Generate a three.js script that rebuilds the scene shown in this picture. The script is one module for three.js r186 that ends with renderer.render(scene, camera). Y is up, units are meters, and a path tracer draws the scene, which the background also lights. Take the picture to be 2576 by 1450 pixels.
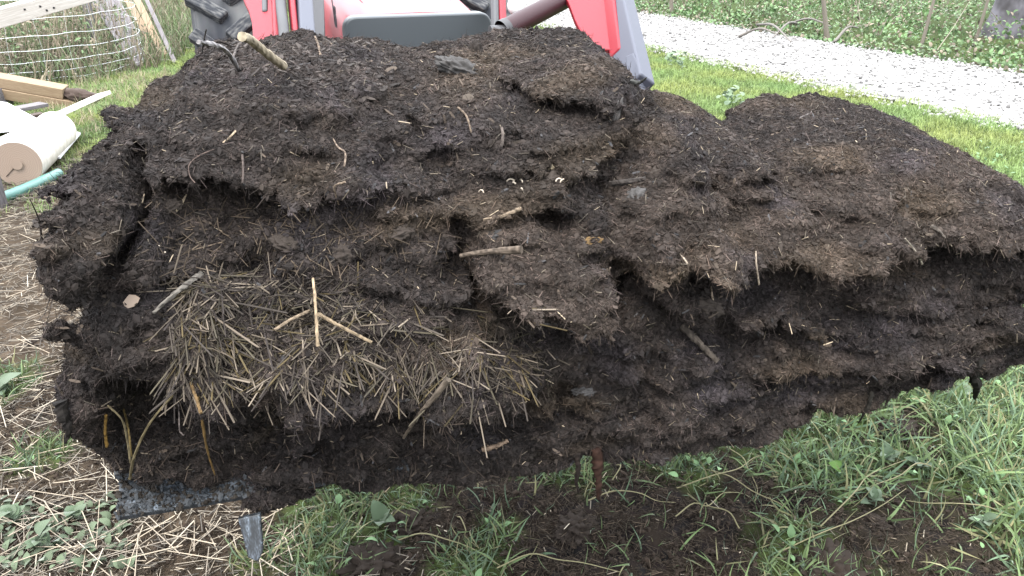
import * as THREE from 'three';
import { createNoise3D, createNoise2D } from 'simplex-noise';
import { mergeGeometries, mergeVertices, toCreasedNormals } from 'three/addons/utils/BufferGeometryUtils.js';
import { TextGeometry } from 'three/addons/geometries/TextGeometry.js';
import { FontLoader } from 'three/addons/loaders/FontLoader.js';
import { RoundedBoxGeometry } from 'three/addons/geometries/RoundedBoxGeometry.js';

// ---------------------------------------------------------------- camera, sky, light, exposure
const scene = new THREE.Scene();
const EYE = 1.6, PITCH = THREE.MathUtils.degToRad(25);
const camera = new THREE.PerspectiveCamera(40, 16 / 9, 0.05, 400);
camera.position.set(0, EYE, 0);
camera.rotation.x = -PITCH;
camera.updateMatrixWorld();
const renderer = new THREE.WebGLRenderer({ antialias: true });
renderer.toneMapping = THREE.LinearToneMapping;
renderer.toneMappingExposure = 5.6;
renderer.shadowMap.enabled = true;
{ // an overcast sky: brighter overhead, paler towards the horizon
  const W = 128, H = 64, d = new Float32Array(W * H * 4);
  const n2 = createNoise3D(mulberry(5));
  for (let j = 0; j < H; j++) for (let i = 0; i < W; i++) {
    const el = ((j + 0.5) / H - 0.5) * Math.PI, az = (i + 0.5) / W * Math.PI * 2;
    const s = Math.sin(el), c = Math.cos(el);
    let L = s > 0 ? 0.5 * (1 + 2.2 * s) : 0.2;
    if (s > 0) L *= 1 + 0.14 * n2(c * Math.cos(az) * 1.5, s * 2.5, c * Math.sin(az) * 1.5);
    const k = (j * W + i) * 4;
    d[k] = L * 0.95; d[k + 1] = L * 0.985; d[k + 2] = L * 1.05; d[k + 3] = 1;
  }
  const t = new THREE.DataTexture(d, W, H, THREE.RGBAFormat, THREE.FloatType);
  t.mapping = THREE.EquirectangularReflectionMapping; t.magFilter = t.minFilter = THREE.LinearFilter; t.needsUpdate = true;
  scene.background = t; scene.environment = t;
}
const sun = new THREE.DirectionalLight(0xfff4e6, 0.9);
sun.name = 'sun'; sun.position.set(-2.2, 9, 1.5); sun.target.position.set(0, 0.6, -2.5);
sun.castShadow = true; sun.shadow.radius = 34; sun.shadow.mapSize.set(2048, 2048);
Object.assign(sun.shadow.camera, { left: -8, right: 8, top: 8, bottom: -8, near: 0.5, far: 40 });
scene.add(sun, sun.target);

// ---------------------------------------------------------------- helpers
function mulberry(seed) { let s = seed | 0; return () => { s = (s + 0x6d2b79f5) | 0; let t = Math.imul(s ^ (s >>> 15), 1 | s); t = (t + Math.imul(t ^ (t >>> 7), 61 | t)) ^ t; return ((t ^ (t >>> 14)) >>> 0) / 4294967296; }; }
const R = mulberry(20231);
const rr = (a, b) => a + (b - a) * R();
const pick = (a) => a[Math.floor(R() * a.length)];
const gauss = () => (R() + R() + R() + R() - 2) / 0.58 * 0.5;
const n3 = createNoise3D(mulberry(11)), m3 = createNoise3D(mulberry(77)), n2 = createNoise2D(mulberry(31));
const V = (x, y, z) => new THREE.Vector3(x, y, z);
const clamp = (x, a, b) => Math.min(b, Math.max(a, x));
const sstep = (a, b, x) => { const t = clamp((x - a) / (b - a), 0, 1); return t * t * (3 - 2 * t); };
const lerp = (a, b, t) => a + (b - a) * t;
const CP = Math.cos(PITCH), SP = Math.sin(PITCH);
const taken = {};
const numbered = (n) => { const k = taken[n] = (taken[n] ?? -1) + 1; return k ? n + '_' + String(k).padStart(3, '0') : n; };
// survey of the site: a bearing (x, y on a 2576 x 1450 plan of the view) and a distance give a point
const bearing = (x, y) => { const a = (x - 1288) / 1992, b = (725 - y) / 1992; return V(a, b * CP - SP, -b * SP - CP); };
const at = (x, y, dist) => bearing(x, y).multiplyScalar(dist).add(V(0, EYE, 0));
const groundAt = (x, y, h = 0) => { const r = bearing(x, y); return at(x, y, (EYE - h) / -r.y); };

const std = (o) => new THREE.MeshStandardMaterial({ roughness: 0.9, ...o });
const matte = (o) => new THREE.MeshPhysicalMaterial({ roughness: 0.9, specularIntensity: 0.3, ...o });
const lin = (r, g, b) => new THREE.Color().setRGB(r, g, b);
function shadowed(o) { o.castShadow = o.receiveShadow = true; return o; }
function obj(name, geo, mat, parent = scene) {
  const m = shadowed(new THREE.Mesh(geo, mat));
  m.name = parent === scene ? numbered(name) : name;
  parent.add(m); return m;
}
function tag(o, label, category, group, kind) {
  if (label) o.userData.label = label; if (category) o.userData.category = category;
  if (group) o.userData.group = group; if (kind) o.userData.kind = kind; return o;
}
function thing(name, label, category, pos = V(0, 0, 0), turn = 0, group) {
  const g = new THREE.Group(); g.name = numbered(name); g.position.copy(pos); g.rotation.y = turn; scene.add(g);
  return tag(g, label, category, group);
}
const _m = new THREE.Matrix4(), _x = V(), _y = V(), _z = V(), _q = new THREE.Quaternion();
// quaternion whose x axis runs along dir and whose y axis is as near up as can be
function frameQ(dir, up) {
  _x.copy(dir).normalize(); _z.crossVectors(_x, up);
  if (_z.lengthSq() < 1e-6) _z.crossVectors(_x, V(0.31, 0.77, 0.55)); _z.normalize();
  _y.crossVectors(_z, _x); _m.makeBasis(_x, _y, _z); return new THREE.Quaternion().setFromRotationMatrix(_m);
}
function inst(name, geo, mat, items, parent = scene, label, category) {
  const im = shadowed(new THREE.InstancedMesh(geo, mat, items.length));
  const M = new THREE.Matrix4();
  items.forEach((it, i) => { M.compose(it.p, it.q, it.s); im.setMatrixAt(i, M); im.setColorAt(i, it.c); });
  im.name = parent === scene ? numbered(name) : name; im.userData.kind = 'stuff';
  if (label) im.userData.label = label; if (category && parent === scene) im.userData.category = category;
  parent.add(im); return im;
}
function tube(points, radius, seg = 12, sides = 6, closed = false) { return new THREE.TubeGeometry(new THREE.CatmullRomCurve3(points, closed), seg, radius, sides, closed); }
// a tapering, knobbly stick along points (radii at both ends)
function stickGeo(points, r0, r1, seg = 14, sides = 7, rough = 0.18, seed = 0) {
  const c = new THREE.CatmullRomCurve3(points), g = new THREE.TubeGeometry(c, seg, 1, sides, false), p = g.attributes.position;
  const pos = [], idx = [];
  for (let i = 0; i <= seg; i++) {
    const ctr = c.getPointAt(i / seg), r = lerp(r0, r1, i / seg);
    for (let j = 0; j < sides; j++) {
      const k = i * (sides + 1) + j, d = V().fromBufferAttribute(p, k).sub(ctr);
      d.multiplyScalar(r * (1 + rough * n3(i * 0.7 + seed * 9, j * 1.3, seed)));
      pos.push(ctr.x + d.x, ctr.y + d.y, ctr.z + d.z);
    }
  }
  for (let i = 0; i < seg; i++) for (let j = 0; j < sides; j++) { const a = i * sides + j, b = i * sides + (j + 1) % sides; idx.push(a, b, a + sides, b, b + sides, a + sides); }
  const a = c.getPointAt(0), b = c.getPointAt(1), ia = pos.length / 3; pos.push(a.x, a.y, a.z, b.x, b.y, b.z);
  for (let j = 0; j < sides; j++) { idx.push(ia, (j + 1) % sides, j); idx.push(ia + 1, seg * sides + j, seg * sides + (j + 1) % sides); }
  const o = new THREE.BufferGeometry(); o.setAttribute('position', new THREE.Float32BufferAttribute(pos, 3)); o.setIndex(idx); o.computeVertexNormals(); return o;
}
const beam = (w, h, l, r = 0.004) => new RoundedBoxGeometry(w, h, l, 2, Math.min(r, w * 0.45, h * 0.45, l * 0.45));
// rough lump: a noisy flattened ball
function lumpGeo(seed, detail = 3, amp = 0.3, freq = 1.6) {
  let g = new THREE.IcosahedronGeometry(1, detail); g.deleteAttribute('uv'); g.deleteAttribute('normal'); g = mergeVertices(g);
  const p = g.attributes.position, v = V();
  for (let i = 0; i < p.count; i++) {
    v.fromBufferAttribute(p, i);
    const k = 1 + amp * n3(v.x * freq + seed * 7, v.y * freq, v.z * freq) + amp * 0.5 * n3(v.x * freq * 2.7, v.y * freq * 2.7 + seed * 5, v.z * freq * 2.7) + amp * 0.25 * n3(v.x * freq * 6, v.y * freq * 6, v.z * freq * 6 + seed * 3);
    p.setXYZ(i, v.x * k, v.y * k, v.z * k);
  }
  g.computeVertexNormals(); return g;
}
// grain texture for wood: long streaks, knots kept faint
function grainTex(base, dark, seed, W = 256, H = 64) {
  const d = new Uint8Array(W * H * 4), f = createNoise3D(mulberry(seed));
  for (let j = 0; j < H; j++) for (let i = 0; i < W; i++) {
    const a = i / W * Math.PI * 2;
    let t = 0.5 + 0.35 * f(Math.cos(a) * 1.2, Math.sin(a) * 1.2, j * 0.22) + 0.3 * f(Math.cos(a) * 4, Math.sin(a) * 4, j * 0.6);
    t = clamp(t, 0, 1); const k = (j * W + i) * 4;
    for (let c = 0; c < 3; c++) d[k + c] = lerp(dark[c], base[c], t); d[k + 3] = 255;
  }
  const t = new THREE.DataTexture(d, W, H); t.colorSpace = THREE.SRGBColorSpace; t.wrapS = t.wrapT = THREE.RepeatWrapping; t.magFilter = THREE.LinearFilter; t.needsUpdate = true; return t;
}

// ---------------------------------------------------------------- the ground
const soilPatches = [[2250, 1085, 0.16], [2080, 1300, 0.3], [2350, 1400, 0.28], [1400, 1360, 0.34], [1010, 1320, 0.2], [900, 1420, 0.28], [1700, 1330, 0.36], [1250, 1240, 0.35], [1550, 1270, 0.3], [600, 1340, 0.3], [1850, 1420, 0.25], [430, 1330, 0.16], [2130, 1180, 0.14], [1850, 1200, 0.22]].map(([x, y, r]) => [groundAt(x, y), r]);
const grassPatches = [[870, 1300, 0.17], [830, 1400, 0.12], [1020, 1250, 0.1], [790, 1250, 0.1], [960, 1350, 0.08], [1250, 1350, 0.07], [1180, 1440, 0.1], [640, 1400, 0.06], [1880, 1080, 0.2], [1700, 1160, 0.14], [1450, 1180, 0.1], [2120, 1050, 0.22], [2050, 1150, 0.2], [1300, 1180, 0.06], [5, 985, 0.13], [120, 1150, 0.1], [2000, 1400, 0.12]].map(([x, y, r]) => [groundAt(x, y), r]);
const patch = (list, x, z) => { let m = 0; for (const [p, r] of list) { const d = Math.hypot(x - p.x, (z - p.z) * 0.8) / r; m = Math.max(m, 1 - sstep(0.55, 1.25, d + 0.3 * n2(x * 6, z * 6))); } return m; };
// how much of the ground is grown over (0 bare, 1 grass) and how strawy it is
function cover(x, z) {
  const e = x - (0.55 + 0.28 * n2(x * 0.8, z * 0.8)) + (z + 1.6) * 0.1;   // grass lies right of this edge
  let grass = sstep(-0.1, 0.5, e);
  if (z < -5) grass = Math.max(grass, sstep(-5, -6.5, z));
  grass = Math.max(grass * (1 - 0.96 * patch(soilPatches, x, z)), 0.9 * patch(grassPatches, x, z));
  let straw = 1 - sstep(-0.9, 0.1, x + 0.25 * n2(x * 1.1 + 5, z * 1.1));
  if (z < -5.5) straw *= 1 - 0.7 * sstep(-5.5, -7, z);
  return { grass, straw: straw * (1 - 0.7 * grass) };
}
const roadDir = V(0.468, 0, 0.884), roadSide = V(0.884, 0, -0.468), roadMid = V(5.02, 0, -7.86);
const roadDist = (x, z) => (x - roadMid.x) * roadSide.x + (z - roadMid.z) * roadSide.z;   // across the road, metres from its middle
const groundY = (x, z) => {
  const near = 1 - sstep(5, 14, Math.hypot(x, z));
  return 0.02 * n2(x * 1.3, z * 1.3) * near + 0.012 * n2(x * 5, z * 5) * near + 0.06 * sstep(2, 6, roadDist(x, z)) * (1 + n2(x * 0.6, z * 0.6));
};
{
  const axis = (lo, hi, step, far) => { const a = []; for (let v = lo; v <= hi; v += step) a.push(v); let s = step, v = hi; while (v < far) { s *= 1.16; v += s; a.push(v); } s = step; v = lo; while (v > -far) { s *= 1.16; v -= s; a.unshift(v); } return a; };
  const xs = axis(-2.2, 2.6, 0.022, 150), zs = axis(-4.2, -1.2, 0.022, 150), pos = [], col = [], idx = [];
  const soil = [0.016, 0.012, 0.0088], duff = [0.05, 0.038, 0.027], green = [0.05, 0.075, 0.022];
  for (const z of zs) for (const x of xs) {
    const c = cover(x, z), nearBit = x > -2.4 && x < 2.8 && z > -4.4 && z < -1 ? 1 : 0;
    const y = groundY(x, z) + nearBit * (0.012 * n3(x * 14, 0, z * 14) + 0.010 * Math.abs(n3(x * 30, 2, z * 30)) + 0.005 * n3(x * 70, 4, z * 70)) - (nearBit ? 0 : 0.004);
    pos.push(x, y, z);
    const t = 0.8 + 0.35 * n2(x * 9, z * 9) + 0.2 * n2(x * 31, z * 31);
    for (let k = 0; k < 3; k++) col.push(Math.max(0.008, t * lerp(lerp(soil[k], duff[k], c.straw * 0.9), green[k], c.grass * 0.75)));
  }
  for (let j = 0; j < zs.length - 1; j++) for (let i = 0; i < xs.length - 1; i++) { const a = j * xs.length + i, b = a + xs.length; idx.push(a, b, a + 1, a + 1, b, b + 1); }
  const g = new THREE.BufferGeometry(); g.setAttribute('position', new THREE.Float32BufferAttribute(pos, 3)); g.setAttribute('color', new THREE.Float32BufferAttribute(col, 3)); g.setIndex(idx); g.computeVertexNormals();
  tag(obj('ground', g, matte({ vertexColors: true, roughness: 1, specularIntensity: 0.15 })), 'bare soil and turf under the lifted manure load', 'ground', null, 'structure');
}
{ // gravel drive with ragged edges
  const pos = [], col = [], idx = [], NX = 26, NZ = 420;
  for (let j = 0; j <= NZ; j++) for (let i = 0; i <= NX; i++) {
    const s = -48 + 66 * j / NZ; let a = (i / NX - 0.5) * 2;
    const edge = 1.27 + 0.1 * n2(s * 0.9, a > 0 ? 3 : 8) + 0.06 * n2(s * 4, a > 0 ? 13 : 18);
    a *= edge; const x = roadMid.x + roadDir.x * s + roadSide.x * a, z = roadMid.z + roadDir.z * s + roadSide.z * a;
    pos.push(x, groundY(x, z) + 0.012 + 0.02 * (1 - Math.abs(a) / 1.4) + 0.006 * n2(x * 9, z * 9), z);
    const t = 0.185 + 0.03 * n2(x * 1.4, z * 1.4) + 0.03 * n2(x * 7, z * 7) + 0.025 * n2(x * 26, z * 26); col.push(t, t * 0.985, t * 0.96);
  }
  for (let j = 0; j < NZ; j++) for (let i = 0; i < NX; i++) { const a = j * (NX + 1) + i, b = a + NX + 1; idx.push(a, a + 1, b, a + 1, b + 1, b); }
  const g = new THREE.BufferGeometry(); g.setAttribute('position', new THREE.Float32BufferAttribute(pos, 3)); g.setAttribute('color', new THREE.Float32BufferAttribute(col, 3)); g.setIndex(idx); g.computeVertexNormals();
  tag(obj('gravel_road', g, std({ vertexColors: true, side: THREE.DoubleSide })), 'pale limestone gravel drive between grass verge and woodland', 'road', null, 'structure');
  const st = lumpGeo(3, 0, 0.3), items = [];
  for (let k = 0; k < 16000; k++) {
    const s = rr(-14, 6), a = (R() < 0.3 ? Math.sign(R() - 0.5) * rr(1.0, 1.5) : rr(-1.3, 1.3)), x = roadMid.x + roadDir.x * s + roadSide.x * a, z = roadMid.z + roadDir.z * s + roadSide.z * a;
    const r = rr(0.008, 0.024), t = R() < 0.12 ? rr(0.05, 0.12) : rr(0.13, 0.3);
    items.push({ p: V(x, groundY(x, z) + 0.018 + 0.02 * (1 - Math.abs(a) / 1.4), z), q: new THREE.Quaternion().setFromEuler(new THREE.Euler(rr(0, 6), rr(0, 6), rr(0, 6))), s: V(r, r * rr(0.5, 0.9), r * rr(0.7, 1.2)), c: lin(t, t * 0.98, t * 0.95) });
  }
  inst('gravel', st, std({ roughness: 0.95 }), items, scene, 'loose pale stones scattered over the gravel drive', 'gravel');
}
console.log('ground');
// ---------------------------------------------------------------- the manure load: one lumpy mass carried in the loader bucket
const PHI = THREE.MathUtils.degToRad(13);
const U = V(Math.cos(PHI), 0, -Math.sin(PHI)), W = V(Math.sin(PHI), 0, Math.cos(PHI)), H0 = V(0.145, 0, -1.278);
const toHeap = (p) => { const d = p.clone().sub(H0); return V(d.dot(U), p.y, d.dot(W)); };
const dirHeap = (d) => V(d.dot(U), d.y, d.dot(W));
const fromHeap = (q) => V(0, 0, 0).addScaledVector(U, q.x).addScaledVector(W, q.z).add(H0).setY(q.y);
const EYEH = toHeap(V(0, EYE, 0));
const onPlane = (x, y, w) => { const r = dirHeap(bearing(x, y)); const t = (w - EYEH.z) / r.z; return EYEH.clone().addScaledVector(r, t); };
const poly = (list) => { const p = list.map((q) => Array.isArray(q) ? q : [q.x, q.y]).sort((a, b) => a[0] - b[0]); return (x) => { if (x <= p[0][0]) return p[0][1]; for (let i = 1; i < p.length; i++) if (x <= p[i][0]) { const [a, b] = [p[i - 1], p[i]]; return lerp(a[1], b[1], (x - a[0]) / Math.max(1e-6, b[0] - a[0])); } return p[p.length - 1][1]; }; };

const crestPts = [[88, 420, -0.2], [100, 375, -0.2], [125, 350, -0.22], [190, 331, -0.25], [300, 322, -0.3], [306, 318, -0.32], [316, 262, -0.37], [336, 226, -0.43], [420, 190, -0.52], [470, 150, -0.58], [490, 118, -0.6], [540, 105, -0.6], [620, 98, -0.6], [700, 88, -0.6], [800, 92, -0.6], [900, 98, -0.6], [1000, 108, -0.6], [1100, 112, -0.58], [1140, 95, -0.56], [1180, 84, -0.56], [1240, 92, -0.58], [1300, 80, -0.6], [1380, 70, -0.6], [1480, 66, -0.58], [1510, 85, -0.56], [1530, 118, -0.55], [1590, 170, -0.52], [1612, 228, -0.5], [1640, 240, -0.5], [1720, 240, -0.48], [1790, 270, -0.46], [1840, 300, -0.44], [1872, 326, -0.44], [1905, 312, -0.44], [1960, 285, -0.46], [2010, 266, -0.46], [2080, 272, -0.46], [2140, 264, -0.46], [2200, 272, -0.46], [2260, 285, -0.46], [2330, 310, -0.45], [2400, 350, -0.42], [2450, 385, -0.4], [2500, 430, -0.36], [2540, 480, -0.32], [2580, 560, -0.25], [2640, 660, -0.2]]
  .map(([x, y, w]) => { const q = onPlane(x, y, w); return [q.x, q.y - (x < 310 ? 0.01 : 0.034), w]; });
const vTop = poly(crestPts), wTop = poly(crestPts.map(([u, , w]) => [u, w]));
const vBot = poly([[90, 1000], [150, 1040], [200, 1080], [230, 1150], [290, 1185], [400, 1195], [480, 1215], [560, 1245], [650, 1265], [720, 1240], [860, 1225], [1000, 1212], [1150, 1215], [1250, 1208], [1350, 1195], [1450, 1172], [1550, 1140], [1620, 1128], [1700, 1140], [1750, 1120], [1850, 1095], [1950, 1068], [2050, 1048], [2150, 1008], [2250, 985], [2400, 948], [2500, 925], [2640, 890]].map(([x, y]) => { const q = onPlane(x, y + 12, -0.02); return [q.x, q.y]; }));
const uLeft = (() => { const f = poly([[112, 340], [104, 400], [108, 500], [104, 600], [95, 660], [165, 728], [152, 790], [145, 860], [132, 950], [150, 1030], [196, 1080], [195, 1150], [285, 1200]].map(([x, y]) => { const q = onPlane(x, y, -0.1); return [q.y, q.x + 0.045]; })); return f; })();
// ledges: the load broke away in layers; each stands proud above its edge line and is hollow below it
const ledges = [
  { p: [[330, 425], [400, 440], [480, 412], [560, 428], [640, 455], [700, 482], [760, 492], [830, 482], [900, 470], [960, 450]], h: 0.06, L: 0.13, r: 0.14, D: 0.06 },
  { p: [[225, 965], [300, 945], [400, 935], [500, 965], [600, 985], [750, 985], [900, 985], [1000, 985], [1150, 990], [1280, 985], [1390, 950]], h: 0.085, L: 0.16, r: 0.10, D: 0.10 },
  { p: [[1172, 640], [1200, 690], [1290, 735], [1380, 770], [1530, 775], [1562, 735], [1575, 690], [1600, 665], [1700, 632], [1760, 645], [1880, 645], [1930, 622], [2000, 638], [2070, 660], [2130, 640], [2200, 605], [2320, 602], [2400, 592], [2500, 600], [2640, 590]], h: 0.12, L: 0.17, r: 0.19, D: 0.085, e: 0.02 },
  { p: [[1640, 745], [1720, 790], [1800, 790], [1880, 820], [1960, 800], [2050, 835], [2110, 845]], h: 0.065, L: 0.07, r: 0.09, D: 0.06 },
  { p: [[2100, 780], [2250, 800], [2400, 790], [2500, 770]], h: 0.03, L: 0.06, r: 0.03, D: 0.05 },
  { p: [[1230, 195], [1330, 215], [1420, 235], [1470, 255], [1530, 258], [1570, 240], [1605, 330], [1625, 330]], h: 0.055, L: 0.08, r: 0.09, D: 0.05 },
  { p: [[880, 360], [1000, 335], [1060, 365], [1130, 375], [1200, 350], [1300, 340]], h: 0.022, L: 0.05, r: 0.02, D: 0.03 },
  { p: [[1250, 420], [1380, 400], [1480, 430], [1560, 420]], h: 0.025, L: 0.06, r: 0.03, D: 0.04 },
  { p: [[1090, 178], [1150, 196], [1230, 205]], h: 0.03, L: 0.04, r: 0.03, D: 0.03 },
  { p: [[600, 250], [700, 270], [850, 265], [1000, 240]], h: 0.018, L: 0.05, r: 0.015, D: 0.03 },
  { p: [[800, 150], [950, 165], [1080, 150]], h: 0.02, L: 0.04, r: 0.02, D: 0.03 },
  { p: [[1640, 400], [1750, 420], [1900, 405], [2000, 385], [2150, 390]], h: 0.03, L: 0.07, r: 0.025, D: 0.05 },
  { p: [[1950, 480], [2100, 500], [2250, 490], [2380, 500]], h: 0.022, L: 0.06, r: 0.02, D: 0.03 },
  { p: [[85, 672], [150, 700], [235, 722], [300, 700]], h: 0.06, L: 0.14, r: 0.08, D: 0.08 },
  { p: [[380, 690], [450, 680], [520, 640], [640, 630]], h: 0.02, L: 0.06, r: 0.03, D: 0.04 },
  { p: [[1080, 880], [1200, 870], [1300, 850], [1400, 880], [1520, 860]], h: 0.02, L: 0.05, r: 0.02, D: 0.05 },
  { p: [[1900, 960], [2050, 950], [2200, 930], [2350, 900], [2450, 870]], h: 0.025, L: 0.06, r: 0.03, D: 0.05 },
];
// cracks, folds and holes: [points], half-width, depth
const cracks = [
  [[[322, 425], [340, 470], [348, 520], [335, 580], [322, 620], [300, 655], [270, 705]], 0.013, 0.16],
  [[[1628, 262], [1640, 320], [1618, 380], [1575, 440], [1525, 470]], 0.026, 0.10],
  [[[1370, 545], [1395, 556]], 0.02, 0.10], [[[1185, 105], [1205, 150]], 0.03, 0.07],
  [[[1150, 560], [1178, 600], [1165, 645], [1140, 690]], 0.018, 0.08],
  [[[1560, 690], [1570, 760], [1560, 810]], 0.022, 0.09], [[[1250, 545], [1330, 535], [1420, 560]], 0.012, 0.04],
  [[[400, 1000], [380, 1080], [330, 1110]], 0.05, 0.09], [[[1190, 770], [1130, 830]], 0.03, 0.05],
  [[[1800, 335], [1760, 350]], 0.015, 0.05], [[[1840, 365], [1800, 330]], 0.012, 0.04], [[[1040, 320], [1060, 345]], 0.012, 0.05],
  [[[1090, 410], [1120, 400]], 0.02, 0.04], [[[700, 560], [640, 700]], 0.02, 0.02], [[[2060, 300], [2100, 320]], 0.016, 0.04],
];
const GU0 = -1.02, GV0 = 0.6, GW0 = -0.86, CELL = 0.0062, NU = 356, NV = 134, NW = 180;
const clodEnd = onPlane(338, 520, -0.02).x;
const baseProfile = (h, h0) => h < h0 ? 0.02 * (h0 - h) / h0 : 1 - Math.sqrt(Math.max(0, 1 - ((h - h0) / (1 - h0)) ** 2));
function frontBase(u, v) {
  const vb = vBot(u), vt = vTop(u), wt = wTop(u), h = (v - vb) / (vt - vb);
  if (h >= 1) return wt - (v - vt) * 8;
  if (h <= 0) return 0.02 * wt - (vb - v) * 8;
  return baseProfile(h, lerp(0.78, 0.3, sstep(clodEnd - 0.03, clodEnd + 0.05, u))) * wt;
}
// where a bearing meets the plain front of the load
function hitBase(x, y) { const r = dirHeap(bearing(x, y)), q = EYEH.clone(); for (let t = 0.7; t < 3; t += 0.006) { q.copy(EYEH).addScaledVector(r, t); if (q.z < frontBase(q.x, q.y)) return q.clone(); } return onPlane(x, y, -0.2); }
for (const l of ledges) { const pts = l.p.map(([x, y]) => hitBase(x, y)); l.f = poly(pts); l.a = Math.min(...pts.map((p) => p.x)); l.b = Math.max(...pts.map((p) => p.x)); }
const crackPts = cracks.map(([p, r, d]) => [p.map(([x, y]) => hitBase(x, y)), r, d]);
const front = new Float32Array((NU + 1) * (NV + 1));
for (let i = 0; i <= NU; i++) {
  const u = GU0 + i * CELL;
  for (let j = 0; j <= NV; j++) {
    const v = GV0 + j * CELL; let w = frontBase(u, v), add = 0;
    for (const l of ledges) {
      if (u < l.a - 0.05 || u > l.b + 0.05) continue;
      const e = l.e ?? 0.06, fade = sstep(l.a - 0.01, l.a + e, u) * (1 - sstep(l.b - e, l.b + 0.01, u));
      const s = v - l.f(u) + 0.010 * n2(u * 28, l.h * 90) + 0.006 * n2(u * 75, l.h * 50), hh = l.h * (0.8 + 0.4 * n2(u * 7, l.r * 60));
      if (s > 0) add += fade * hh * Math.exp(-s / l.L); else { const k = sstep(-0.016, 0, s); add += fade * (hh * k - l.r * (1 - k) * Math.exp(s / l.D)); }
    }
    for (const [pts, r, d] of crackPts) {
      let m = 9;
      for (let k = 0; k < pts.length - 1; k++) {
        const a = pts[k], b = pts[k + 1], dx = b.x - a.x, dy = b.y - a.y, t = clamp(((u - a.x) * dx + (v - a.y) * dy) / (dx * dx + dy * dy + 1e-9), 0, 1);
        m = Math.min(m, Math.hypot(u - a.x - dx * t, v - a.y - dy * t) + 0.004 * n2(u * 60, v * 60));
      }
      if (m < r * 2) add -= d * (1 - sstep(r * 0.45, r * 1.6, m));
    }
    front[i * (NV + 1) + j] = w + add;
  }
}
const field = new Float32Array((NU + 1) * (NV + 1) * (NW + 1));
const FI = (i, j, k) => (i * (NV + 1) + j) * (NW + 1) + k;
function roughness(u, v, w) {
  let r = 0.026 * n3(u * 5, v * 6, w * 5) + 0.016 * m3(u * 10, v * 14, w * 10);
  const k = n3(u * 7 + 3, v * 26, w * 7); r += 0.012 * (k > 0 ? Math.min(1, k * 2.6) : k) - 0.003;                                        // flat layers
  const c = n3(u * 24, v * 30, w * 24); r += 0.011 * Math.abs(c) - 0.004;           // crumbs with creases between
  r += 0.006 * m3(u * 42, v * 58, w * 42);
  return r;
}
for (let i = 0; i <= NU; i++) {
  const u = GU0 + i * CELL, wt = wTop(u) - 0.14;
  for (let j = 0; j <= NV; j++) {
    const v = GV0 + j * CELL, F = front[i * (NV + 1) + j], sideL = uLeft(v) - u, sideR = u - 1.1;
    for (let k = 0; k <= NW; k++) {
      const w = GW0 + k * CELL;
      let f = Math.max((w - F) * 0.8, wt - w, sideL + 0.1 * Math.max(0, w + 0.04), sideR + 0.6 * Math.max(0, w + 0.15));
      if (Math.abs(f) < 0.09) f += roughness(u, v, w);
      if (i === 0 || j === 0 || k === 0 || i === NU || j === NV || k === NW) f = Math.max(f, 0.01);
      field[FI(i, j, k)] = f;
    }
  }
}
function fieldAt(q) {
  const a = (q.x - GU0) / CELL, b = (q.y - GV0) / CELL, c = (q.z - GW0) / CELL;
  if (a < 0 || b < 0 || c < 0 || a >= NU || b >= NV || c >= NW) return 0.1;
  const i = a | 0, j = b | 0, k = c | 0, x = a - i, y = b - j, z = c - k, f = (p, q2, r) => field[FI(i + p, j + q2, k + r)];
  return lerp(lerp(lerp(f(0, 0, 0), f(1, 0, 0), x), lerp(f(0, 1, 0), f(1, 1, 0), x), y), lerp(lerp(f(0, 0, 1), f(1, 0, 1), x), lerp(f(0, 1, 1), f(1, 1, 1), x), y), z);
}
function fieldNormal(q, e = 0.012) { const g = (dx, dy, dz) => fieldAt(V(q.x + dx, q.y + dy, q.z + dz)); return V(g(e, 0, 0) - g(-e, 0, 0), g(0, e, 0) - g(0, -e, 0), g(0, 0, e) - g(0, 0, -e)).normalize(); }
// where a bearing meets the finished load (in the load's own coordinates), or null
function hit(x, y) { const r = dirHeap(bearing(x, y)), q = V(); for (let t = 0.7; t < 2.9; t += 0.004) { q.copy(EYEH).addScaledVector(r, t); if (fieldAt(q) < 0) return { p: q.clone(), n: fieldNormal(q) }; } return null; }
console.log('field');
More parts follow.
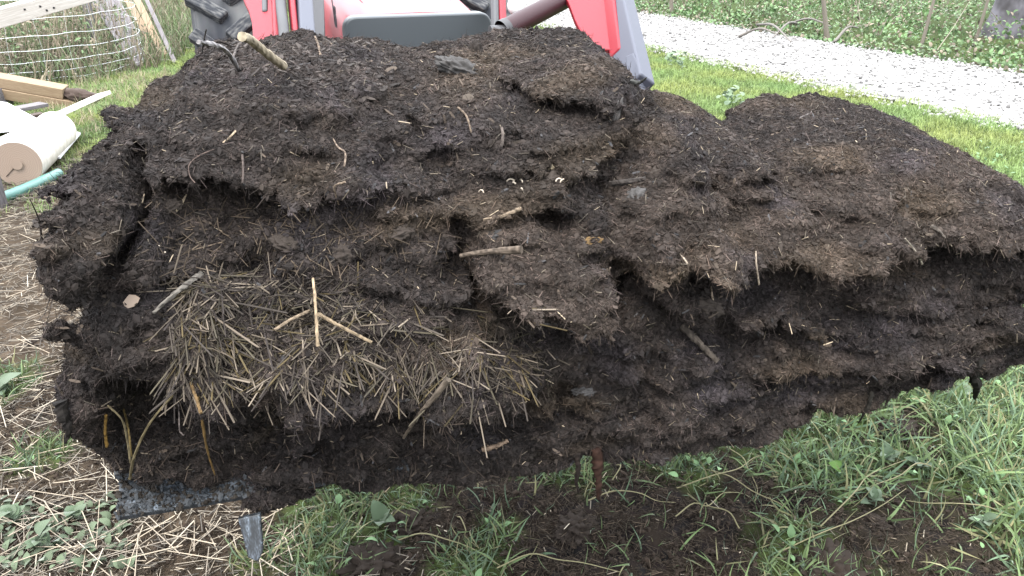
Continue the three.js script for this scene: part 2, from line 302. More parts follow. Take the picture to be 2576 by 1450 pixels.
// surface nets
const heapMesh = (() => {
  const id = new Int32Array((NU + 1) * (NV + 1) * (NW + 1)).fill(-1), pos = [], quads = [];
  const C = [[0, 0, 0], [1, 0, 0], [0, 1, 0], [1, 1, 0], [0, 0, 1], [1, 0, 1], [0, 1, 1], [1, 1, 1]], E = [[0, 1], [2, 3], [4, 5], [6, 7], [0, 2], [1, 3], [4, 6], [5, 7], [0, 4], [1, 5], [2, 6], [3, 7]];
  const val = new Float32Array(8);
  for (let i = 0; i < NU; i++) for (let j = 0; j < NV; j++) for (let k = 0; k < NW; k++) {
    let m = 0; for (let c = 0; c < 8; c++) { val[c] = field[FI(i + C[c][0], j + C[c][1], k + C[c][2])]; if (val[c] < 0) m |= 1 << c; }
    if (m === 0 || m === 255) continue;
    let x = 0, y = 0, z = 0, n = 0;
    for (const [a, b] of E) { if ((val[a] < 0) === (val[b] < 0)) continue; const t = val[a] / (val[a] - val[b]); x += lerp(C[a][0], C[b][0], t); y += lerp(C[a][1], C[b][1], t); z += lerp(C[a][2], C[b][2], t); n++; }
    id[FI(i, j, k)] = pos.length / 3; pos.push(GU0 + (i + x / n) * CELL, GV0 + (j + y / n) * CELL, GW0 + (k + z / n) * CELL);
  }
  for (let i = 1; i < NU; i++) for (let j = 1; j < NV; j++) for (let k = 1; k < NW; k++) {
    const a = field[FI(i, j, k)] < 0;
    const q = (b, w) => { if (w.some((t) => t < 0)) return; quads.push(a ? w : [w[0], w[3], w[2], w[1]]); };
    if (a !== field[FI(i + 1, j, k)] < 0) q(0, [id[FI(i, j - 1, k - 1)], id[FI(i, j, k - 1)], id[FI(i, j, k)], id[FI(i, j - 1, k)]]);
    if (a !== field[FI(i, j + 1, k)] < 0) q(0, [id[FI(i - 1, j, k - 1)], id[FI(i - 1, j, k)], id[FI(i, j, k)], id[FI(i, j, k - 1)]]);
    if (a !== field[FI(i, j, k + 1)] < 0) q(0, [id[FI(i - 1, j - 1, k)], id[FI(i, j - 1, k)], id[FI(i, j, k)], id[FI(i - 1, j, k)]]);
  }
  { // drop crumbs of surface that float free of the body
    const par = new Int32Array(pos.length / 3).map((_, i) => i), find = (a) => { while (par[a] !== a) { par[a] = par[par[a]]; a = par[a]; } return a; };
    for (const q of quads) for (let t = 1; t < 4; t++) { const a = find(q[0]), b = find(q[t]); if (a !== b) par[b] = a; }
    const cnt = new Map(); for (const q of quads) { const a = find(q[0]); cnt.set(a, (cnt.get(a) ?? 0) + 1); }
    let best = -1, most = 0; for (const [a, n] of cnt) if (n > most) { most = n; best = a; }
    const kept = quads.filter((q) => find(q[0]) === best); quads.length = 0; for (const q of kept) quads.push(q);
  }
  // split every quad in four where it faces outwards, then roughen finely
  const mid = new Map(), N0 = pos.length / 3;
  const edge = (a, b) => { const key = a < b ? a * 4194304 + b : b * 4194304 + a; let m = mid.get(key); if (m === undefined) { m = pos.length / 3; mid.set(key, m); pos.push((pos[a * 3] + pos[b * 3]) / 2, (pos[a * 3 + 1] + pos[b * 3 + 1]) / 2, (pos[a * 3 + 2] + pos[b * 3 + 2]) / 2); } return m; };
  const idx = [];
  for (const [a, b, c, d] of quads) {
    if (pos[a * 3 + 2] < wTop(pos[a * 3]) - 0.132 || pos[a * 3 + 1] < vBot(pos[a * 3]) - 0.02 && pos[a * 3 + 2] < -0.12) { idx.push(a, b, c, a, c, d); continue; }
    const e = edge(a, b), f = edge(b, c), g = edge(c, d), h = edge(d, a), o = pos.length / 3;
    for (let t = 0; t < 3; t++) pos.push((pos[a * 3 + t] + pos[b * 3 + t] + pos[c * 3 + t] + pos[d * 3 + t]) / 4);
    idx.push(a, e, o, a, o, h, e, b, f, e, f, o, o, f, c, o, c, g, h, o, g, h, g, d);
  }
  const g = new THREE.BufferGeometry(); g.setAttribute('position', new THREE.Float32BufferAttribute(pos, 3)); g.setIndex(idx); g.computeVertexNormals();
  const P = g.attributes.position, Nn = g.attributes.normal, col = new Float32Array(P.count * 3);
  for (let i = 0; i < P.count; i++) {
    const x = P.getX(i), y = P.getY(i), z = P.getZ(i), d = 0.0030 * n3(x * 95, y * 130, z * 95) + 0.0020 * m3(x * 210, y * 230, z * 210);
    P.setXYZ(i, x + Nn.getX(i) * d, y + Nn.getY(i) * d, z + Nn.getZ(i) * d);
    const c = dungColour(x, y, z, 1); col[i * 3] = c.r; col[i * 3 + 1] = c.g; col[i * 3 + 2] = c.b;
  }
  g.setAttribute('color', new THREE.BufferAttribute(col, 3)); g.computeVertexNormals();
  return g;
})();
// rotted manure: near-black damp with painted shade, brown, and drier ochre patches in layers
function dungColour(x, y, z, k) {
  const a = 0.5 + 0.5 * n3(x * 3.1, y * 7, z * 3.1), b = 0.5 + 0.5 * m3(x * 13, y * 24, z * 13), c = 0.5 + 0.5 * n3(x * 70, y * 70, z * 70);
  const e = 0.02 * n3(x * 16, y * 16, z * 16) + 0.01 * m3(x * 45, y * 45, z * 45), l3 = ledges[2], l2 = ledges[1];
  let dry = 0, dampShade = 0;   // the broken slab is drier, browner muck; below the straw, damp muck with the overhang's shade painted into its colour
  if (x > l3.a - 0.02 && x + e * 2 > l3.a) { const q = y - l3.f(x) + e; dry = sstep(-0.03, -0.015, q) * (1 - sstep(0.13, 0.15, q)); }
  if (x > l2.a && x + e * 2 < l2.b) dampShade = 1 - sstep(-0.03, -0.015, y - l2.f(x) + e);
  k *= 1 - 0.3 * dampShade; if (x + e < clodEnd) k *= 0.85;
  const t = clamp(0.05 + 0.15 * dry * (0.4 + b) + 0.6 * a * b + 0.6 * b * c * c, 0, 1.2), o = sstep(0.62, 0.95, 0.5 + 0.5 * m3(x * 2.2 + 4, y * 8, z * 2.2)), g = sstep(0.55, 0.9, 0.5 + 0.5 * m3(x * 4 + 9, y * 6, z * 4));
  return (k *= 0.94, lin(k * 0.97 * (0.0083 + 0.0335 * t + 0.009 * o - 0.003 * g * t + 0.002 * dry), k * (0.0066 + 0.001 * dry + 0.0252 * t + 0.0058 * o), k * 1.07 * (0.0057 + 0.0195 * t + 0.002 * o + 0.006 * g * t)));
}
const heap = thing('manure_heap', 'huge dark brown layered load of rotted manure and straw held high in the loader bucket', 'manure heap', H0, PHI);
const dungMat = matte({ vertexColors: true, roughness: 0.8 });
obj('manure_mass', heapMesh, dungMat, heap);
console.log('heap tris', heapMesh.index.count / 3);

// ---- fibres, crumbs, chips and straw bits all over it
const sampler = (() => {
  const P = heapMesh.attributes.position, N = heapMesh.attributes.normal, I = heapMesh.index.array, nt = I.length / 3, cum = new Float32Array(nt); let s = 0;
  const a = V(), b = V(), c = V();
  for (let t = 0; t < nt; t++) {
    a.fromBufferAttribute(P, I[t * 3]); b.fromBufferAttribute(P, I[t * 3 + 1]); c.fromBufferAttribute(P, I[t * 3 + 2]);
    const nz = N.getZ(I[t * 3]), ny = N.getY(I[t * 3]), nx = N.getX(I[t * 3]);
    let w = b.clone().sub(a).cross(c.clone().sub(a)).length() / 2;
    if (nz < -0.75 || (ny < -0.8 && a.y < 0.85)) w = 0;   // the side towards the tractor stays hidden in the bucket
    s += w; cum[t] = s;
  }
  return () => {
    const r = R() * s; let lo = 0, hi = nt - 1; while (lo < hi) { const m = (lo + hi) >> 1; if (cum[m] < r) lo = m + 1; else hi = m; }
    let x = R(), y = R(); if (x + y > 1) { x = 1 - x; y = 1 - y; }
    const p = V(), n = V(); [1 - x - y, x, y].forEach((k, i) => { p.addScaledVector(a.fromBufferAttribute(P, I[lo * 3 + i]), k); n.addScaledVector(b.fromBufferAttribute(N, I[lo * 3 + i]), k); });
    return { p, n: n.normalize() };
  };
})();
function bentFibre(bend, sides, seg, r0, r1) { return stickGeo([V(-0.5, 0, 0), V(-0.15, bend, 0.3 * bend), V(0.2, bend * 0.8, -0.2 * bend), V(0.5, -bend * 0.3, 0)], r0, r1, seg, sides, 0); }
const tangent = (n, down = 0) => { const d = V(rr(-1, 1), rr(-1, 1) - down, rr(-1, 1)); d.addScaledVector(n, -d.dot(n)); return d.normalize(); };
const fibreGeo = [bentFibre(0.06, 3, 4, 0.5, 0.35), bentFibre(0.16, 3, 4, 0.5, 0.3)];   // x is length; the cross-section scales with y and z
const flakeGeo = (() => { const sh = new THREE.Shape(); [[-0.5, -0.1], [-0.3, -0.45], [0.25, -0.5], [0.5, -0.15], [0.42, 0.3], [0.05, 0.42], [-0.4, 0.35]].forEach(([x, y], i) => i ? sh.lineTo(x, y) : sh.moveTo(x, y)); const g = new THREE.ExtrudeGeometry(sh, { depth: 1, bevelEnabled: false }); g.rotateX(-Math.PI / 2); g.translate(0, -0.5, 0); return g; })();
const rotten = matte({ roughness: 0.8 });
{
  const shortF = [[], []], crumbs = [], chips = [], bits = [];
  for (let k = 0; k < 420000; k++) {
    const { p, n } = sampler(), d = tangent(n, 0).addScaledVector(n, rr(-0.3, 0.3)), long = R() < 0.22, L = 0.004 + 0.013 * R() * R() + (long ? 0.026 * R() : 0), w = long ? rr(0.0006, 0.0014) : rr(0.0007, 0.0019);
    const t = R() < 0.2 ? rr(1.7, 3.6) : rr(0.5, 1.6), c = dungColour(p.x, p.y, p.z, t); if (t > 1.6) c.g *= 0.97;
    shortF[k & 1].push({ p: p.addScaledVector(n, 0.001).addScaledVector(d, L * 0.3), q: frameQ(d, n), s: V(L, w, w * rr(0.6, 1.6)), c });
  }
  for (let k = 0; k < 130000; k++) {
    const { p, n } = sampler(), r = 0.0014 + 0.0045 * R() ** 4;
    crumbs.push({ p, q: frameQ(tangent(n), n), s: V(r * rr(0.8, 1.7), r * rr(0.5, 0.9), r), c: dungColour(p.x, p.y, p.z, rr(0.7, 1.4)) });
  }
  for (let k = 0; k < 5000; k++) {
    const { p, n } = sampler(), d = tangent(n, 0.2).addScaledVector(n, rr(-0.1, 0.3)), L = rr(0.008, 0.026) * (R() < 0.06 ? 1.8 : 1), w = rr(0.0025, 0.007), g = 0.012 + 0.05 * R() ** 2;
    chips.push({ p, q: frameQ(d, n), s: V(L, rr(0.001, 0.003), w), c: R() < 0.25 ? lin(g * 0.9, g * 0.88, g * 0.9) : lin(g, g * 0.78, g * 0.6) });
  }
  for (let k = 0; k < 4200; k++) {
    const { p, n } = sampler(), d = tangent(n, 0.2).addScaledVector(n, rr(-0.1, 0.5)), L = rr(0.007, 0.024), w = rr(0.0013, 0.0028), g = R() < 0.1 ? rr(0.15, 0.28) : rr(0.03, 0.1);
    bits.push({ p: p.addScaledVector(n, 0.002), q: frameQ(d, n), s: V(L, w, w), c: lin(g, g * 0.8, g * 0.55) });
  }
  for (let k = 0; k < 420; k++) { // larger dark bark on the crest
    const h = hit(rr(430, 1000), 110 + 170 * R() * R()); if (!h) continue; const d = tangent(h.n, 0.1).addScaledVector(h.n, rr(0, 0.5)), g = 0.012 + 0.04 * R() ** 2;
    chips.push({ p: h.p, q: frameQ(d, h.n), s: V(rr(0.018, 0.05), rr(0.002, 0.005), rr(0.005, 0.014)), c: lin(g, g * 0.84, g * 0.74) });
  }
  shortF.forEach((a, i) => inst('fibres', fibreGeo[i], rotten, a, heap));
  inst('crumbs', toCreasedNormals(lumpGeo(1, 0, 0.6), 0.2), rotten, crumbs, heap);
  inst('bark_flakes', flakeGeo, rotten, chips, heap);
  inst('straw_bits', fibreGeo[0], std({ roughness: 0.75 }), bits, heap);
}
console.log('fibres');
// fringes hanging from the ledge edges
{
  const items = [];
  for (const l of ledges) {
    const n = Math.round((l.b - l.a) * (l.h > 0.04 ? 520 : 180));
    for (let k = 0; k < n; k++) {
      const u = rr(l.a, l.b), v = l.f(u) + rr(-0.012, 0.02), q = V(u, v, 0.25); let ok = false;
      for (; q.z > -0.6; q.z -= 0.005) if (fieldAt(q) < 0) { ok = true; break; } if (!ok) continue;
      const d = V(rr(-0.7, 0.7), -1, rr(-0.1, 0.9)).normalize(), L = 0.008 + 0.026 * R() ** 3, w = rr(0.0008, 0.002), t = R() < 0.15 ? rr(1.6, 3) : rr(0.7, 1.5);
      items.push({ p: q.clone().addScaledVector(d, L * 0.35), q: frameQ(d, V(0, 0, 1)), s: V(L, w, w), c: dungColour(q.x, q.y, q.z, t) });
    }
  }
  inst('hanging_roots', fibreGeo[1], rotten, items, heap);
}
// clods that stand apart on the face
const clodGeos = [lumpGeo(21, 10, 0.2, 1.8), lumpGeo(22, 10, 0.22, 2.1), lumpGeo(23, 10, 0.2, 1.9)];
for (const [x, y, a, b, c, turn, g, label] of [
  [1160, 165, 0.055, 0.022, 0.034, -0.45, 0.065, 'smooth pale grey clod below the notch'], [1540, 300, 0.014, 0.042, 0.012, -0.3, 0.075, 'grey flat clod hanging like a tongue'], [1385, 455, 0.045, 0.022, 0.03, 0.3, 0.05, null],
  [1600, 490, 0.022, 0.022, 0.02, 0, 0.07, 'blue grey lump beside the fold'], [1240, 590, 0.02, 0.01, 0.012, 0, 0.07, null], [1660, 430, 0.03, 0.016, 0.02, 0.5, 0.05, null], [1000, 590, 0.03, 0.014, 0.018, 0.2, 0.045, null],
  [860, 640, 0.024, 0.02, 0.02, 0, 0.04, null], [1490, 605, 0.024, 0.009, 0.014, 0.1, 0.095, 'ochre crumb of dry dung'], [430, 520, 0.024, 0.012, 0.015, 0.3, 0.05, null], [1470, 985, 0.028, 0.012, 0.018, 0, 0.075, 'smooth grey stone set in the lower face'],
  [720, 610, 0.03, 0.014, 0.02, -0.4, 0.04, null], [1780, 770, 0.04, 0.018, 0.02, -0.3, 0.04, null], [1200, 130, 0.018, 0.03, 0.02, 0, 0.025, null]]) {
  const h = hit(x, y); if (!h) continue;
  const m = obj('clod', pick(clodGeos), matte({ color: lin(g * 0.6, g * (g > 0.06 ? 0.57 : 0.48), g * (g > 0.06 ? 0.55 : 0.4)), roughness: 0.85 }), heap);
  if (label && label.startsWith('ochre')) m.material.color.setRGB(0.09, 0.058, 0.026);
  m.position.copy(h.p).addScaledVector(h.n, -0.6 * Math.min(a, b, c)); m.scale.set(a, b, c); m.rotation.z = turn; if (label) m.userData.label = label;
}
// ---- the straw band: stalks combed outwards and down
const stalkGeo = [stickGeo([V(-0.5, 0, 0), V(0, 0.02, 0.01), V(0.5, 0, 0)], 0.5, 0.45, 4, 6, 0.08, 1), stickGeo([V(-0.5, 0, 0), V(0.1, 0.05, -0.02), V(0.5, -0.02, 0.02)], 0.5, 0.4, 5, 6, 0.1, 2), stickGeo([V(-0.5, 0, 0), V(-0.05, 0.0, 0), V(0.0, 0.01, 0.0), V(0.5, 0.11, 0.03)], 0.5, 0.4, 6, 6, 0.1, 3)];
const strawTones = [[0.06, 0.049, 0.037], [0.04, 0.033, 0.026], [0.085, 0.069, 0.052], [0.03, 0.025, 0.021], [0.05, 0.043, 0.029], [0.056, 0.043, 0.021], [0.022, 0.018, 0.016], [0.12, 0.099, 0.076], [0.037, 0.032, 0.023], [0.028, 0.023, 0.019]];
const strawMats = strawTones.map((c) => matte({ color: lin(...c), roughness: 0.75 }));
function strawPlace(x, y, fall, len) {
  const h = hit(x, y); if (!h) return null;
  const out = rr(-0.05, 0.45), d = tangent(h.n, fall).addScaledVector(h.n, out).normalize();
  if (fall > 0.4 && d.y > 0) d.y *= -1;
  const L = len * rr(0.4, 1.25), w = rr(0.0014, 0.0042);
  return { p: h.p.clone().addScaledVector(d, L * 0.34).addScaledVector(h.n, 0.002), q: frameQ(d, h.n), s: V(L, w * rr(0.25, 0.6), w) };
}
function strawSpot() { // where the band is: a fan from upper left to the fringe at its foot
  const z = R();
  if (z < 0.42) return [rr(430, 1330), 900 + 75 * gauss() + 20, 1.3, 0.075];
  if (z < 0.62) return [rr(430, 900), rr(690, 880), 0.15, 0.07];
  if (z < 0.72) return [rr(420, 560), rr(690, 880), 0.8, 0.1];
  if (z < 0.86) return [790 + 120 * gauss(), 800 + 70 * gauss(), 0.3, 0.065];
  return [rr(880, 1380), rr(760, 940), 0.7, 0.06];
}
for (let k = 0, n = 0; n < 290 && k < 600; k++) {
  const [x, y, f, l] = strawSpot(), s = strawPlace(x, y, f, l * 1.15); if (!s) continue;
  const m = obj('straw_stalk', pick(stalkGeo), pick(strawMats), heap); m.position.copy(s.p); m.quaternion.copy(s.q); m.scale.copy(s.s); n++;
}
{
  const items = [];
  for (let k = 0; k < 2400; k++) { const [x, y, f, l] = strawSpot(), s = strawPlace(x, y, f, l * 0.75); if (!s) continue; const c = pick(strawTones), t = rr(0.3, 1.2); items.push({ ...s, s: s.s.multiply(V(1, 0.75, 0.75)), c: lin(c[0] * t, c[1] * t, c[2] * t) }); }
  for (let k = 0; k < 420; k++) { const s = strawPlace(rr(380, 1150), rr(500, 700), 0.1, 0.04); if (s) { const t = rr(0.4, 1.2); items.push({ ...s, s: s.s.multiply(V(1, 0.6, 0.6)), c: lin(0.06 * t, 0.046 * t, 0.033 * t) }); } }
  for (let k = 0; k < 600; k++) { const s = strawPlace(rr(200, 1700), rr(1020, 1200), 0.6, 0.035); if (s) { const t = rr(0.3, 1.0); items.push({ ...s, s: s.s.multiply(V(0.8, 0.8, 0.6)), c: lin(0.05 * t, 0.038 * t, 0.03 * t) }); } }
  inst('straw', stalkGeo[0], matte({}), items, heap);
}
console.log('straw');
// ---- single sticks, twigs and scraps that stick out of the load: [label, name, category, path, r0, r1, colour, lift]
function onHeap(x, y, lift) { const h = hit(x, y); return h ? fromHeap(h.p.addScaledVector(h.n, lift)) : fromHeap(onPlane(x, y, -0.05)); }
const bark = [0.11, 0.085, 0.06], greyWood = [0.15, 0.135, 0.13], paleWood = [0.34, 0.26, 0.17], strawC = [0.3, 0.22, 0.12];
function stick(label, name, category, path, r0, r1, c, o = {}) {
  // rests on the load at both ends and runs straight (or gently bent) between them, clear of the lumps
  const hits = path.map(([x, y]) => { const h = hit(x, y) ?? { p: onPlane(x, y, -0.05) }; return h.p.distanceTo(EYEH); }), n = path.length - 1;
  let push = 0; const line = hits.map((_, i) => lerp(hits[0], hits[n], i / n));
  line.forEach((d, i) => { push = Math.max(push, d - hits[i]); });
  const pts = path.map(([x, y, lift], i) => { const b = bearing(x, y); return b.multiplyScalar((line[i] - Math.min(push, 0.05) - (lift ?? 0.006)) / b.length()).add(V(0, EYE, 0)); });
  r0 *= 0.62; r1 *= 0.62; c = c.map((v) => v * 0.52);
  const base = pts[0].clone(), g = stickGeo(pts.map((p) => p.clone().sub(base)), r0, r1, o.seg ?? 24, o.sides ?? 7, o.rough ?? 0.22, o.seed ?? R() * 50);
  const p = g.attributes.position, col = new Float32Array(p.count * 3), k0 = g.getAttribute('position').count;
  for (let i = 0; i < k0; i++) { const t = clamp(0.85 + 0.5 * n3(p.getX(i) * 90, p.getY(i) * 90, p.getZ(i) * 90 + r0 * 999) + 0.25 * m3(p.getX(i) * 300, p.getY(i) * 300, p.getZ(i) * 300), 0.25, 1.4); for (let q = 0; q < 3; q++) col[i * 3 + q] = c[q] * t; }
  g.setAttribute('color', new THREE.BufferAttribute(col, 3));
  const m = tag(obj(name, (o.rough > 0.55 ? g : toCreasedNormals(g, 0.9)), matte({ vertexColors: true, roughness: 0.85 })), label, category, o.group); m.position.copy(base); return m;
}
stick('thick pale barked stick lying across the crest in front of the tractor tyre', 'stick', 'stick', [[608, 92, 0.03], [630, 101, 0.022], [665, 130, 0.013], [712, 166, 0.004]], 0.0105, 0.0135, [0.5, 0.42, 0.3], { sides: 10, seg: 22, rough: 0.16 });
stick('forked weathered grey twig on the crest left of the thick pale stick', 'twig', 'twig', [[498, 106, 0.02], [535, 112, 0.02], [565, 125, 0.02], [583, 148, 0.014], [600, 176, 0.008]], 0.006, 0.0075, [0.36, 0.34, 0.34], { rough: 0.4, seg: 20 });
stick('short side spur rising from the forked grey twig', 'twig', 'twig', [[586, 146, 0.018], [592, 128, 0.03], [600, 110, 0.045]], 0.0045, 0.003, [0.14, 0.12, 0.11]);
stick('dark bent twig on the crest over the forked grey twig', 'twig', 'twig', [[520, 118, 0.03], [545, 104, 0.04], [575, 112, 0.02]], 0.005, 0.004, [0.05, 0.04, 0.035]);
stick('thin dark twig pointing up before the tractor tyre', 'twig', 'twig', [[508, 130, 0.0], [513, 100, 0.03], [518, 75, 0.06]], 0.003, 0.0015, [0.05, 0.04, 0.035]);
stick('slender pale stalk leaning on the crest below the grey loader beam', 'stalk', 'stalk', [[792, 92, 0.025], [800, 112, 0.012], [806, 140, 0.004]], 0.0035, 0.005, [0.2, 0.15, 0.11]);
stick('round brown stick poking left out of the middle ledge', 'stick', 'stick', [[1158, 644, 0.03], [1200, 637, 0.022], [1260, 631, 0.014], [1312, 628, 0.004]], 0.006, 0.0115, [0.14, 0.11, 0.085], { sides: 9, rough: 0.1 });
stick('splintered pale stick lying along the hollow above the middle ledge', 'stick', 'stick', [[1215, 553, 0.006], [1260, 545, 0.012], [1310, 525, 0.012]], 0.004, 0.0065, [0.22, 0.17, 0.12], { rough: 0.4 });
stick('dark broad split stick slanting down the lower right face', 'stick', 'stick', [[1715, 822, 0.002], [1750, 855, 0.012], [1785, 890, 0.012], [1806, 910, 0.01]], 0.012, 0.009, [0.075, 0.062, 0.05], { sides: 8, rough: 0.3 });
stick('long brown stick slanting down from the straw fringe to the lower face', 'stick', 'stick', [[1015, 1102, 0.006], [1050, 1050, 0.025], [1090, 1002, 0.03], [1128, 955, 0.004]], 0.004, 0.009, [0.13, 0.105, 0.08], { sides: 8 });
stick('weathered grey reed bundle slanting at the left edge of the straw', 'reed', 'reed', [[384, 788, 0.012], [420, 755, 0.022], [470, 715, 0.02], [505, 690, 0.006]], 0.0045, 0.009, [0.16, 0.145, 0.125], { rough: 0.35 });
stick('pale wood sliver lying flat on the bottom layer', 'wood_sliver', 'wood', [[1212, 1132, 0.006], [1245, 1124, 0.01], [1278, 1110, 0.006]], 0.009, 0.006, [0.24, 0.17, 0.12], { rough: 0.4, sides: 6 });
stick('bright flat stalk standing upright in the middle of the straw', 'stalk', 'stalk', [[787, 700, 0.02], [792, 750, 0.035], [795, 800, 0.035], [799, 872, 0.03]], 0.0035, 0.0045, [0.38, 0.29, 0.19]);
stick('long straight pale stalk slanting right across the straw', 'stalk', 'stalk', [[800, 790, 0.03], [850, 818, 0.035], [935, 862, 0.018]], 0.0055, 0.004, [0.3, 0.23, 0.15]);
stick('pale bent stalk crossing left through the straw', 'stalk', 'stalk', [[690, 830, 0.02], [740, 800, 0.03], [785, 780, 0.035]], 0.004, 0.005, [0.26, 0.2, 0.14]);
stick('yellow stalk hanging straight down at the left foot of the straw', 'stalk', 'stalk', [[497, 1000, 0.01], [508, 1060, 0.05], [520, 1130, 0.05], [540, 1195, 0.03]], 0.0041, 0.0023, [0.2, 0.125, 0.045]);
stick('two tone stalk meeting the hanging yellow stalk from the left', 'stalk', 'stalk', [[478, 960, 0.0], [492, 1000, 0.03], [505, 1040, 0.05]], 0.004, 0.004, [0.17, 0.11, 0.05]);
stick('upright olive stalk, right arm of the fork in the bottom left hollow', 'stalk', 'stalk', [[440, 990, 0.01], [395, 1040, 0.05], [362, 1090, 0.06], [335, 1155, 0.06], [326, 1205, 0.05]], 0.0026, 0.0041, [0.16, 0.13, 0.07]);
stick('upright olive stalk, left arm of the fork in the bottom left hollow', 'stalk', 'stalk', [[270, 1020, 0.02], [305, 1055, 0.05], [318, 1100, 0.06], [328, 1165, 0.06]], 0.0023, 0.0034, [0.17, 0.14, 0.08]);
stick('middle stalk of the fork in the bottom left hollow', 'stalk', 'stalk', [[310, 1030, 0.01], [322, 1080, 0.05], [330, 1150, 0.06]], 0.003, 0.003, [0.18, 0.13, 0.05]);
stick('short ochre stalk left of the fork in the bottom left hollow', 'stalk', 'stalk', [[266, 1045, 0.03], [264, 1085, 0.03], [268, 1125, 0.03]], 0.004, 0.004, [0.2, 0.12, 0.03]);
stick('thin grey stalk hanging below the straw above the bottom layer', 'stalk', 'stalk', [[447, 1000, 0.01], [450, 1045, 0.035], [452, 1085, 0.03], [462, 1096, 0.03]], 0.0022, 0.0022, [0.25, 0.21, 0.19]);
stick('white rootlet hanging from the right ledge over the dark hollow', 'root', 'root', [[1902, 632, 0.02], [1903, 660, 0.06], [1906, 688, 0.09], [1910, 716, 0.1]], 0.0022, 0.0028, [0.38, 0.31, 0.24]);
stick('curved white root under the right ledge near the frame edge', 'root', 'root', [[2278, 600, 0.015], [2296, 622, 0.04], [2312, 645, 0.06], [2320, 664, 0.07]], 0.002, 0.003, [0.4, 0.35, 0.28]);
stick('tiny white splinter hanging below the ledge left of the white rootlet', 'splinter', 'splinter', [[1710, 640, 0.03], [1722, 652, 0.05], [1730, 664, 0.06]], 0.0022, 0.0022, [0.4, 0.33, 0.25]);
stick('short bright splinter standing on the clod under the right ledge', 'splinter', 'splinter', [[1789, 722, 0.012], [1791, 740, 0.02], [1794, 758, 0.012]], 0.003, 0.0035, [0.45, 0.36, 0.27]);
stick('dark root dangling in the hollow below the upper shelf', 'root', 'root', [[609, 390, 0.01], [611, 420, 0.04], [611, 445, 0.05], [609, 462, 0.05]], 0.003, 0.0025, [0.09, 0.07, 0.06]);
stick('looping fine root hanging at the left of the upper shelf', 'root', 'root', [[540, 375, 0.01], [500, 392, 0.012], [475, 415, 0.012], [478, 445, 0.012], [490, 460, 0.01]], 0.0014, 0.0014, [0.13, 0.095, 0.08], { sides: 5, rough: 0 });
stick('pale cut straw lying on the upper left slope', 'stalk', 'stalk', [[560, 360, 0.006], [578, 345, 0.012], [592, 330, 0.008]], 0.0026, 0.0028, [0.42, 0.33, 0.23]);
stick('forked pale root on the slope right of the upper shelf', 'root', 'root', [[838, 350, 0.01], [850, 370, 0.012], [868, 385, 0.012], [866, 420, 0.01]], 0.0022, 0.003, [0.22, 0.17, 0.13]);
stick('hooked pale root below the upper slope in the middle', 'root', 'root', [[868, 458, 0.01], [842, 468, 0.014], [844, 490, 0.012], [852, 515, 0.01]], 0.003, 0.002, [0.3, 0.23, 0.17]);
stick('curled pale husk on the left of the mid layer', 'husk', 'husk', [[468, 490, 0.012], [460, 505, 0.016], [450, 522, 0.014], [440, 530, 0.006]], 0.002, 0.0055, [0.42, 0.34, 0.24], { rough: 0.4 });
stick('flat grey wood strip on the slope below the pale grey clod', 'wood_strip', 'wood', [[1262, 320, 0.008], [1265, 345, 0.01], [1260, 372, 0.008]], 0.004, 0.0052, [0.15, 0.125, 0.11]);
stick('long bent root running down the slope in the middle', 'root', 'root', [[1152, 270, 0.008], [1172, 290, 0.01], [1180, 310, 0.01], [1186, 335, 0.006]], 0.003, 0.0032, [0.17, 0.13, 0.095]);
stick('dark pointed splinter jutting out beside the right loader beam', 'splinter', 'splinter', [[1590, 205, -0.01], [1608, 208, 0.02], [1626, 196, 0.05]], 0.008, 0.002, [0.035, 0.035, 0.028]);
stick('black split log end in the fold at the right of the middle', 'stick', 'stick', [[1535, 462, 0.004], [1570, 458, 0.012], [1625, 450, 0.004]], 0.0095, 0.008, [0.055, 0.047, 0.042], { rough: 0.3 });
stick('weathered grey splinter on the right hump', 'splinter', 'splinter', [[2012, 297, 0.004], [2028, 290, 0.008], [2042, 282, 0.006]], 0.0035, 0.003, [0.17, 0.15, 0.14]);
stick('flat brown chip jutting from the right hump near the dark side', 'splinter', 'splinter', [[2345, 570, 0.004], [2362, 580, 0.01], [2380, 600, 0.014]], 0.008, 0.002, [0.1, 0.085, 0.07]);
stick('thin fork of bare twigs at the far left side of the load', 'twig', 'twig', [[104, 600, -0.004], [101, 575, 0.006], [98, 555, 0.02], [74, 500, 0.05]], 0.0025, 0.0012, [0.04, 0.032, 0.028]);
stick('torn root strands hanging low under the middle of the load', 'root', 'root', [[1452, 1140, 0.0], [1454, 1180, 0.012], [1450, 1215, 0.02], [1456, 1240, 0.03]], 0.011, 0.003, [0.03, 0.022, 0.018], { rough: 0.7, seg: 22 });
stick('reddish brown clump of fibre hanging low under the middle of the load', 'root', 'root', [[1498, 1125, 0.0], [1503, 1170, 0.012], [1506, 1215, 0.02], [1505, 1255, 0.02]], 0.02, 0.006, [0.055, 0.028, 0.02], { rough: 0.7, seg: 22 });
stick('black rag of manure hanging at the lower right end', 'root', 'root', [[2455, 900, -0.01], [2452, 945, 0.01], [2458, 975, 0.02], [2452, 1003, 0.02]], 0.026, 0.006, [0.02, 0.018, 0.015], { rough: 0.4, seg: 20 });
stick('black shred hanging above the grass at the lower right', 'root', 'root', [[2195, 985, 0.0], [2188, 1015, 0.02], [2172, 1045, 0.03], [2160, 1065, 0.03]], 0.008, 0.002, [0.02, 0.018, 0.014], { rough: 0.6 });
stick('black ragged tail of manure hanging at the lower left corner', 'root', 'root', [[150, 1010, -0.01], [160, 1050, 0.005], [172, 1085, 0.01], [163, 1115, 0.01]], 0.02, 0.004, [0.02, 0.017, 0.015], { rough: 0.4, seg: 20 });
